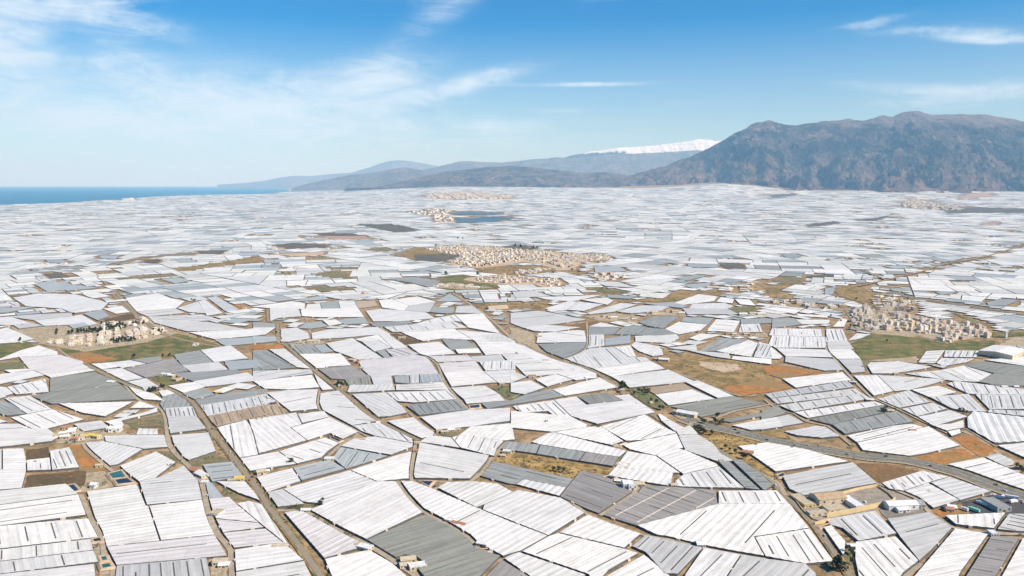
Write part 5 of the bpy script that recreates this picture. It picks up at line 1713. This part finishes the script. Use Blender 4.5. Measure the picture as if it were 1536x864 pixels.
put('packing_warehouse', 'white domed farm building beside the farm cluster with the yellow roof', 'building', 'E', 682, 812, 16, 13, 6, 10, 'white', 'white')
for i, (x, y) in enumerate(((1445, 348), (1470, 345), (1484, 352))):
    px, py = sheet_px('H', x, y); p = unproj(px, py); root = empty('silo', p)
    V, F = [], []; n = 14
    for z, r in ((0, 5), (11, 5), (14, 1)): V += [(r*math.cos(k*6.2832/n), r*math.sin(k*6.2832/n), z) for k in range(n)]
    F = [(r_*n+k, r_*n+(k+1) % n, (r_+1)*n+(k+1) % n, (r_+1)*n+k) for r_ in range(1) for k in range(n)]
    mesh_obj('silo_body', V[:2*n], F, M_WHITE, root); mesh_obj('silo_cone', V[n:], [(k, (k+1) % n, n+(k+1) % n, n+k) for k in range(n)] + [tuple(range(n, 2*n))], M_METAL, root)
    tag(root, ['left white silo at the end of the large packing warehouse', 'middle white silo at the end of the large packing warehouse', 'right white silo at the end of the large packing warehouse'][i], 'silo', 'silos beside the packing warehouse')
# white tower and church in the villages
for s, x, y, h, w, lb in (('E', 615, 232, 24, 3.2, 'slender white water tower standing among the village trees'), ('H', 1402, 262, 16, 4, 'small white tower at the right end of the apartment town meadow')):
    p = unproj(*sheet_px(s, x, y)); root = empty('tower', p); V, F = [], []
    box_vf(-w/2, w/2, -w/2, w/2, 0, h*.85, V, F); mesh_obj('shaft', V, F, M_WHITE, root); V, F = [], []
    box_vf(-w*.8, w*.8, -w*.8, w*.8, h*.85, h, V, F); mesh_obj('tank', V, F, M_WHITE, root); tag(root, lb, 'tower')
# perimeter walls of the works yard
def wall_line(pts, h, mat, label, th=.5, name='wall'):
    W = [unproj(*sheet_px('D', *q)) for q in pts]; V, F = [], []
    root = None
    for a, b_ in zip(W[:-1], W[1:]):
        d_ = (b_-a); d_.z = 0; l = d_.length; d_.normalize(); n = Vector((-d_.y, d_.x, 0)) * th/2; k = len(V)
        for z in (0, h):
            for q in (a-n, b_-n, b_+n, a+n): V.append((q.x, q.y, z))
        F += [(k+4, k+5, k+6, k+7), (k, k+1, k+5, k+4), (k+1, k+2, k+6, k+5), (k+2, k+3, k+7, k+6), (k+3, k, k+4, k+7)]
    o = mesh_obj('perimeter_wall', V, F, mat); tag(o, label, 'wall'); return o
TAN = simple('wall_render_tan', (.66, .50, .27), .85, (.58, .44, .24), .1)
wall_line([(340, 528), (520, 495), (720, 447), (735, 432)], 5.5, TAN, 'long tan wall along the front of the works yard')
wall_line([(420, 395), (520, 368), (632, 348)], 3.5, TAN, 'tan wall along the back of the works yard')
wall_line([(150, 420), (200, 490), (262, 545), (292, 552)], 2.5, TAN, 'low tan wall between works yard and the slanting road')
wall_line([(635, 350), (700, 395), (735, 432)], 2.5, TAN, 'tan wall closing the right end of the works yard')
wall_line([(270, 572), (330, 556), (360, 550)], 4, TAN, 'short tan wall below the works yard gate')
# ---------------------------------------------------------------- vehicles
def part(name, boxes, mat, root):
    V, F = [], []
    for b_ in boxes: box_vf(*b_, V, F)
    return mesh_obj(name, V, F, mat, root)
def wheel_mesh(r, w):
    V, F = [], []; n = 12
    for s in (-w/2, w/2): V += [(r*math.cos(k*6.2832/n), s, r + r*math.sin(k*6.2832/n)) for k in range(n)]
    F = [(k, (k+1) % n, n+(k+1) % n, n+k) for k in range(n)] + [tuple(range(n))[::-1], tuple(range(n, 2*n))]
    me = bpy.data.meshes.new('wheel'); me.from_pydata(V, [], F); me.materials.append(simple('tyre', (.03, .03, .03), .9)); return me
WT, WC = wheel_mesh(.52, .35), wheel_mesh(.33, .22)
def paint(c): return simple('paint_%d_%d_%d' % tuple(int(v*100) for v in c), c, .4, c, 1, .5)
def truck(s, x, y, deg, cab, box, label, L=12.5, loc=None):
    p = loc or unproj(*sheet_px(s, x, y)); root = empty('truck', (p.x, p.y, p.z + .35), R(deg))
    bev = lambda x0, x1: None
    part('cargo_box', [(-L/2, L/2-2.9, -1.28, 1.28, 1.15, 3.95)], paint(box), root); part('chassis', [(-L/2, L/2-.2, -.5, .5, .75, 1.12)], simple('chassis', (.06, .06, .06)), root)
    V = [(L/2-2.6, -1.22, .6), (L/2, -1.22, .6), (L/2, -1.22, 1.9), (L/2-.35, -1.22, 3.1), (L/2-2.6, -1.22, 3.4)]; V += [(a, 1.22, c) for a, b_, c in V]
    F = [(0, 1, 2, 3, 4), (9, 8, 7, 6, 5), (0, 5, 6, 1), (1, 6, 7, 2), (2, 7, 8, 3), (3, 8, 9, 4), (4, 9, 5, 0)]
    cb_ = mesh_obj('cab', V, F, paint(cab), root); V = [(L/2+.02, -1.05, 1.95), (L/2+.02, 1.05, 1.95), (L/2-.3, 1.05, 3.02), (L/2-.3, -1.05, 3.02)]
    mesh_obj('windscreen', V, [(0, 1, 2, 3)], M_DARK, cb_)
    for wx in (L/2-1.3, -L/2+1.2, -L/2+2.5):
        for sy in (-1.05, 1.05): link_mesh('wheel', WT, root, (wx, sy, 0))
    tag(root, label, 'truck', 'trucks parked in the asphalt yard'); return root
truck('D', 1188, 490, 118, (.15, .6, .35), (.2, .62, .5), 'green truck parked with its cab to the rear in the asphalt yard', 13)
truck('D', 1135, 487, 118, (.75, .75, .75), (.66, .66, .66), 'short white truck left of the green truck', 8)
truck('D', 1238, 455, 116, (.6, .66, .7), (.62, .68, .7), 'pale blue truck between the green truck and the workshop', 13)
truck('D', 1262, 448, 116, (.8, .8, .8), (.72, .76, .76), 'white truck close against the workshop block', 11)
truck('D', 1315, 412, 150, (.8, .8, .8), (.8, .78, .74), 'leftmost white truck in the upper yard row', 11)
truck('D', 1335, 416, 150, (.7, .7, .72), (.78, .78, .78), 'second white truck from the left in the upper yard row', 11)
truck('D', 1400, 418, 155, (.8, .8, .8), (.62, .62, .64), 'long white-grey trailer truck in the middle of the upper yard', 16)
truck('D', 1420, 442, 20, (.85, .85, .85), (.82, .80, .78), 'white truck at the right of the yard in front of the trailer truck', 11)
def car_proto(col):
    root = empty('car', (0, 0, 0))
    V = [(-2.1, -.85, .3), (2.1, -.85, .3), (2.15, -.85, .75), (1.1, -.82, .95), (-2.0, -.82, 1.0)]; V += [(a, -b_, c) for a, b_, c in V]
    F = [(0, 1, 2, 3, 4), (9, 8, 7, 6, 5), (0, 5, 6, 1), (1, 6, 7, 2), (2, 7, 8, 3), (3, 8, 9, 4), (4, 9, 5, 0)]
    mesh_obj('body', V, F, paint(col), root)
    V = [(-1.8, -.78, .96), (.9, -.78, .94), (.3, -.62, 1.42), (-1.4, -.62, 1.45)]; V += [(a, -b_, c) for a, b_, c in V]
    mesh_obj('cabin', V, [(0, 1, 2, 3), (7, 6, 5, 4), (1, 5, 6, 2), (2, 6, 7, 3), (3, 7, 4, 0)], M_DARK, root)
    V, F = [], []; box_vf(-1.35, .25, -.6, .6, 1.43, 1.48, V, F); mesh_obj('car_roof', V, F, paint(col), root)
    for wx in (-1.3, 1.3):
        for sy in (-.78, .78): link_mesh('wheel', WC, root, (wx, sy, 0))
    return root
def copy_tree(o):
    c = o.copy(); COL.objects.link(c)
    for ch in [q for q in o.children]:
        d_ = ch.copy(); COL.objects.link(d_); d_.parent = c
        for g2 in list(ch.children): e_ = g2.copy(); COL.objects.link(e_); e_.parent = d_
    return c
CARS = {'white': car_proto((.8, .8, .8)), 'grey': car_proto((.3, .3, .32)), 'red': car_proto((.5, .06, .04)), 'dark': car_proto((.06, .07, .1))}; used = set(); items = []
def put_car(c, x, y, z, rz, group, px, py, desc):
    o = CARS[c] if c not in used else copy_tree(CARS[c]); used.add(c); o.location = (x, y, z); o.rotation_euler.z = rz; tag(o, None, 'car', group); items.append((o, desc, px, py))
hw = [r for r in roads if r['kind'] == 'highway'][0]; VR = random.Random(3)
for r, fr, offs in ((hw, (.12, .2, .33, .41, .52, .63, .74, .86, .94), 4.6), ([q for q in roads if q['kind'] == 'road'][0], (.08, .3, .55), 1.8), ([q for q in roads if q['kind'] == 'road'][1], (.5, .68, .8, .95), 1.6)):
    for k, f in enumerate(fr):
        i = int(f * (len(r['L'])-2)); a, b_ = r['L'][i], r['L'][i+1]; d_ = (b_-a).normalized(); n = Vector((-d_.y, d_.x, 0)); s = 1 if k % 2 else -1
        q = a + n*offs*s; c = VR.choice(['white', 'white', 'grey', 'red', 'dark']); px, py = proj(q.x, q.y, q.z)
        dz_ = 1.5
        put_car(c, q.x, q.y, q.z + dz_, math.atan2(d_.y, d_.x) + (0 if s < 0 else math.pi), 'cars on the roads', px, py, c + ' car on the road')
for x, y, c, a in ((300, 500, 'white', 20), (330, 505, 'grey', 20), (560, 440, 'white', 100), (590, 470, 'red', 30), (420, 420, 'dark', 12), (800, 498, 'white', 8), (1080, 470, 'white', 40), (1450, 430, 'grey', 40), (1475, 445, 'white', 60)):
    p = unproj(*sheet_px('D', x, y)); put_car(c, p.x, p.y, p.z+.8, R(a), 'cars parked in the yards', *sheet_px('D', x, y), c + ' car parked in the yard')
for c in CARS:
    if c not in used:
        for ch in list(CARS[c].children): bpy.data.objects.remove(ch)
        bpy.data.objects.remove(CARS[c])
label_all(items)
# ---------------------------------------------------------------- towns
TWM = [simple('town_wall_%d' % i, c, .85, None, .08) for i, c in enumerate([(.74, .64, .50), (.78, .71, .60), (.68, .55, .41), (.80, .77, .70), (.70, .56, .36), (.66, .52, .43)])]
TRM = [simple('town_roof_%d' % i, c, .85, None, .1) for i, c in enumerate([(.60, .51, .40), (.66, .60, .50), (.52, .38, .28), (.68, .66, .62)])]
TW_N = ['cream', 'pale cream', 'tan', 'whitewashed', 'ochre', 'pinkish']
def block_mesh(st, wi, ri):
    """unit block: walls, parapet roof, stair hut and rows of recessed-looking window openings"""
    H = 1.0; V, F, MI = [], [], []
    def bx(*a, m=0):
        k = len(F); box_vf(*a, V, F); MI.extend([m]*(len(F)-k))
    bx(-.5, .5, -.5, .5, -.05, .955); bx(-.48, .48, -.48, .48, .955, .965, m=1)
    for a in ((-.5, .5, -.5, -.475), (-.5, .5, .475, .5), (-.5, -.475, -.475, .475), (.475, .5, -.475, .475)): bx(*a, .955, 1.0)
    bx(.05, .3, .0, .3, .965, 1.0 + .5/st, m=0)
    nwin = 3
    for f_ in range(st):
        z0, z1 = (f_ + .4)/st*.95, (f_ + .74)/st*.95
        for k in range(nwin):
            c = -.5 + (k + .5)/nwin; w_ = .055
            for q in (((c-w_, -.503, z0), (c+w_, -.503, z0), (c+w_, -.503, z1), (c-w_, -.503, z1)), ((.503, c-w_, z0), (.503, c+w_, z0), (.503, c+w_, z1), (.503, c-w_, z1)),
                      ((-.503, c+w_, z0), (-.503, c-w_, z0), (-.503, c-w_, z1), (-.503, c+w_, z1)), ((c+w_, .503, z0), (c-w_, .503, z0), (c-w_, .503, z1), (c+w_, .503, z1))):
                n = len(V); V.extend(q); F.append((n, n+1, n+2, n+3)); MI.append(2)
    me = bpy.data.meshes.new('town_building'); me.from_pydata(V, [], F)
    for m_ in (TWM[wi], TRM[ri], M_DARK): me.materials.append(m_)
    me.polygons.foreach_set('material_index', MI); me.update(); return me, V, F, MI
TB = {}; TR = random.Random(17); bl = []
for ti, (s, poly, sp, (s0, s1), nm) in enumerate(TOWNS):
    P = [sheet_px(s, *q) for q in poly]; W = [(lambda v: (v.x, v.y))(unproj(*q)) for q in P]; ang = TR.uniform(-.6, .6); ca, sa = math.cos(ang), math.sin(ang)
    L = [(x*ca+y*sa, -x*sa+y*ca) for x, y in W]; u = min(q[0] for q in L)
    nlot = 0
    while u < max(q[0] for q in L):
        v = min(q[1] for q in L); nlot += 1
        while v < max(q[1] for q in L):
            uu, vv = u + TR.gauss(0, sp*.12), v + TR.gauss(0, sp*.12)
            if inside(L, uu, vv) and noise.noise(Vector((uu*.012, vv*.012, ti))) > -.32 and TR.random() < .9:
                x, y = uu*ca-vv*sa, uu*sa+vv*ca; st = TR.randint(s0, s1) if TR.random() < .45 else TR.randint(s0, max(s0, (s0+s1)//2))
                bl.append((x, y, TR.uniform(.5, .85)*sp, TR.uniform(.5, .8)*sp, st, ang + TR.choice((0, 0, .15, -.25)) + .5*noise.noise(Vector((uu*.004, vv*.004, ti+3))), TR.choice([0, 0, 1, 1, 2, 3, 4, 5]), TR.choice([0, 1, 1, 2, 3]), nm))
            v += sp * (1.0 if TR.random() < .8 else 1.5)
        u += sp*(1.05 if nlot % 3 else 1.5)
bl.sort(key=lambda b_: math.hypot(b_[0], b_[1]) / (b_[2]*.5 + b_[4]*1.6)); print('town buildings', len(bl))
items = []; V2, F2, MI2 = [], [], []
for i, (x, y, w, d, st, a, wi, ri, nm) in enumerate(bl):
    z = float(ground(x, y)); h = 3.1*st + .8
    if i < 300:
        k = (st, wi, ri)
        if k not in TB: TB[k] = block_mesh(*k)
        o = link_mesh('town_house' if st < 4 else 'apartment_block', TB[k][0], None, (x, y, z + .9), a, (w, d, h))
        tag(o, '%s flat-roofed %s of %s in the %s' % (TW_N[wi], 'house' if st < 4 else 'apartment block', ['', 'one storey', 'two storeys', 'three storeys', 'four storeys', 'five storeys', 'six storeys', 'seven storeys'][st], nm), 'building', 'houses and blocks of the ' + nm)
        items.append((o, '%s %s-storey flat-roofed building' % (TW_N[wi], ['', 'one', 'two', 'three', 'four', 'five', 'six', 'seven'][st]), *proj(x, y, z)))
    else:
        n = len(V2); ca, sa = math.cos(a), math.sin(a); VV, FF = [], []; box_vf(-w/2, w/2, -d/2, d/2, -2, h + (3 if y > 9000 else .8), VV, FF)
        V2 += [(x+p*ca-q*sa, y+p*sa+q*ca, z+r_) for p, q, r_ in VV]; F2 += [tuple(j+n for j in f) for f in FF]; MI2 += [wi, 6+ri] + [wi]*4
        if y < 6500:
            for f_ in range(st):
                for k in range(3):
                    c = (-.5 + (k+.5)/3)*w; n = len(V2); z0 = z + (f_+.4)*3.1+.9
                    V2 += [(x+p*ca-q*sa, y+p*sa+q*ca, zz) for p, q, zz in ((c-.9, -d/2-.05, z0), (c+.9, -d/2-.05, z0), (c+.9, -d/2-.05, z0+1.3), (c-.9, -d/2-.05, z0+1.3))]; F2.append((n, n+1, n+2, n+3)); MI2.append(10)
label_all(items)
# far farm sheds in the empty plots
for cx, cy, s in empties:
    for _ in range(TR.randint(1, 4)):
        x, y = cx + TR.gauss(0, s*.2), cy + TR.gauss(0, s*.2); w, d, h = TR.uniform(8, 30), TR.uniform(8, 20), TR.uniform(3, 7); z = float(ground(x, y)); n = len(V2); VV, FF = [], []
        box_vf(-w/2, w/2, -d/2, d/2, -2, h, VV, FF); V2 += [(x+p, y+q, z+r_) for p, q, r_ in VV]; F2 += [tuple(j+n for j in f) for f in FF]; wi = TR.choice([0, 1, 3, 3, 5]); MI2 += [wi, 6+TR.choice([0, 1, 3])] + [wi]*4
o = mesh_obj('distant_buildings', V2, F2, TWM + TRM + [M_DARK], mi=MI2); tag(o, 'countless tiny cream buildings of the far towns and farms', kind='stuff')
# ---------------------------------------------------------------- trees
BARK = simple('bark', (.10, .075, .05), .95)
def leaf_mat(name, a, b2):
    m, t, b = new_mat(name); oi = t.nodes.new('ShaderNodeObjectInfo'); g = t.nodes.new('ShaderNodeTexCoord')
    f = tramp(t, tnoise(t, g.outputs['Object'], 3.0, 4, .7), .35, .65); c = tmix(t, f, a, b2); c = tmix(t, 1.0, c, tmix(t, oi.outputs['Random'], (.75, .8, .75), (1.15, 1.1, 1.0)), 'MULTIPLY')
    t.links.new(c, b.inputs['Base Color']); b.inputs['Roughness'].default_value = .8; b.inputs['Specular IOR Level'].default_value = .2; return m
LEAF = {'pine': leaf_mat('needles', (.022, .040, .024), (.045, .06, .03)), 'round': leaf_mat('leaves', (.045, .065, .028), (.08, .095, .04)), 'bush': leaf_mat('bush_leaves', (.06, .075, .035), (.10, .10, .05))}
def tree_meshes(kind, seed):
    r = random.Random(seed); V, F = [], []
    if kind == 'pine': trunk_h, cl, leaf = .3, [(r.gauss(0, .13)*(1.2-k/16), r.gauss(0, .13)*(1.2-k/16), .28 + k/16*.66, .17*(1.25-k/16)) for k in range(16)], 26
    elif kind == 'round': trunk_h, cl, leaf = .35, [(.30*math.cos(k*2.4)*r.uniform(.2, 1), .30*math.sin(k*2.4)*r.uniform(.2, 1), r.uniform(.38, .85), r.uniform(.13, .21)) for k in range(13)], 28
    else: trunk_h, cl, leaf = .12, [(.5*math.cos(k*2.4)*r.uniform(.2, 1), .5*math.sin(k*2.4)*r.uniform(.2, 1), r.uniform(.25, .75), r.uniform(.16, .28)) for k in range(8)], 22
    for cx, cy, cz, cr in cl:
        for _ in range(leaf):
            d_ = Vector((r.gauss(0, 1), r.gauss(0, 1), r.gauss(0, .8))).normalized(); c = Vector((cx, cy, cz)) + d_*cr*r.uniform(.55, 1.05); s = r.uniform(.035, .075)
            a = d_.cross(Vector((r.gauss(0, 1), r.gauss(0, 1), r.gauss(0, 1)))).normalized(); b_ = (d_ + a.cross(d_)*r.uniform(.3, 1)).normalized().cross(a); n = len(V)
            V += [tuple(c + a*s), tuple(c + b_*s*.8), tuple(c - a*s), tuple(c - b_*s*.8)]; F.append((n, n+1, n+2, n+3))
    me = bpy.data.meshes.new('crown'); me.from_pydata(V, [], F); me.materials.append(LEAF[kind])
    V, F = [], []; n = 6
    def limb(p, q, r0, r1):
        k0 = len(V); 
        for c, rr in ((p, r0), (q, r1)): V.extend([(c[0]+rr*math.cos(k*1.047), c[1]+rr*math.sin(k*1.047), c[2]) for k in range(6)])
        F.extend([(k0+k, k0+(k+1) % 6, k0+6+(k+1) % 6, k0+6+k) for k in range(6)])
    limb((0, 0, -.08), (0, 0, trunk_h+.1), .035, .022)
    for cx, cy, cz, cr in cl[:6]: limb((0, 0, trunk_h*.8), (cx, cy, cz), .018, .006)
    mt = bpy.data.meshes.new('trunk'); mt.from_pydata(V, [], F); mt.materials.append(BARK); return me, mt
TM = {k: [tree_meshes(k, 50+i*7+j) for i in range(3)] for j, k in enumerate(('pine', 'round', 'bush'))}
items = []; tn = {'pine': ('tree', 'dark upright evergreen tree', 'tree'), 'round': ('broadleaf_tree', 'round dark green tree', 'tree'), 'bush': ('bush', 'low olive-green bush', 'bush')}; q_ = random.Random(4)
for s, L in TREES.items():
    for x, y, h in L:
        px, py = sheet_px(s, x, y); p = unproj(px, py); kind = 'bush' if h < 7 else ('pine' if (s == 'E' or h > 11) else 'round'); nm, desc, cat = tn[kind]
        root = empty(nm, (p.x, p.y, p.z + .6), q_.random()*6.28); k = q_.randrange(3); cr, tr = TM[kind][k]; hh = h * q_.uniform(.9, 1.15) * (1.0 if kind != 'bush' else .8) * (1.0 if p.y < 2500 else 1.25)
        wd_ = hh * q_.uniform(.85, 1.15) * (1.0 if kind != 'pine' else 1.25)
        link_mesh('crown', cr, root, (0, 0, 0), 0, (wd_, wd_, hh)); link_mesh('trunk', tr, root, (0, 0, 0), 0, (wd_, wd_, hh))
        tag(root, None, cat, {'tree': 'trees between the greenhouses', 'bush': 'bushes along the lanes'}[cat]); items.append((root, desc, px, py))
label_all(items)
# distant dark tree clumps among the towns, empty plots and far lanes
V, F = [], []
def blob(x, y, z, s):
    n = len(V); V.extend([(x + s*q_.uniform(.7, 1.1)*math.cos(k*1.257), y + s*q_.uniform(.7, 1.1)*math.sin(k*1.257), z + s*q_.uniform(0, .3)) for k in range(5)]); V.append((x, y, z + s*q_.uniform(1.0, 1.6)))
    F.extend([(n+k, n+(k+1) % 5, n+5) for k in range(5)])
for cx, cy, s in empties:
    for _ in range(q_.randint(3, 12)): x, y = cx + q_.gauss(0, s*.25), cy + q_.gauss(0, s*.2); blob(x, y, float(ground(x, y)), q_.uniform(2, 5))
for (x, y, w, d, st, a, wi, ri, nm) in bl:
    if q_.random() < .6: x2, y2 = x + q_.uniform(-1, 1)*w, y - d*.8; blob(x2, y2, float(ground(x2, y2)), q_.uniform(1.5, 3.5))
for r in roads:
    if min(p.y for p in r['L']) > 2400:
        for p in r['L'][::1]:
            if q_.random() < .5: blob(p.x + q_.gauss(0, 9), p.y + q_.gauss(0, 9), p.z, q_.uniform(2, 5))
tag(mesh_obj('distant_trees', V, F, simple('far_foliage', (.05, .062, .035), .9, (.075, .08, .045), .01)), 'dark specks of far trees and bushes on the plain', kind='stuff')
print('scrub', len(SC), 'buildings', len(bl), 'objects', len(bpy.data.objects))
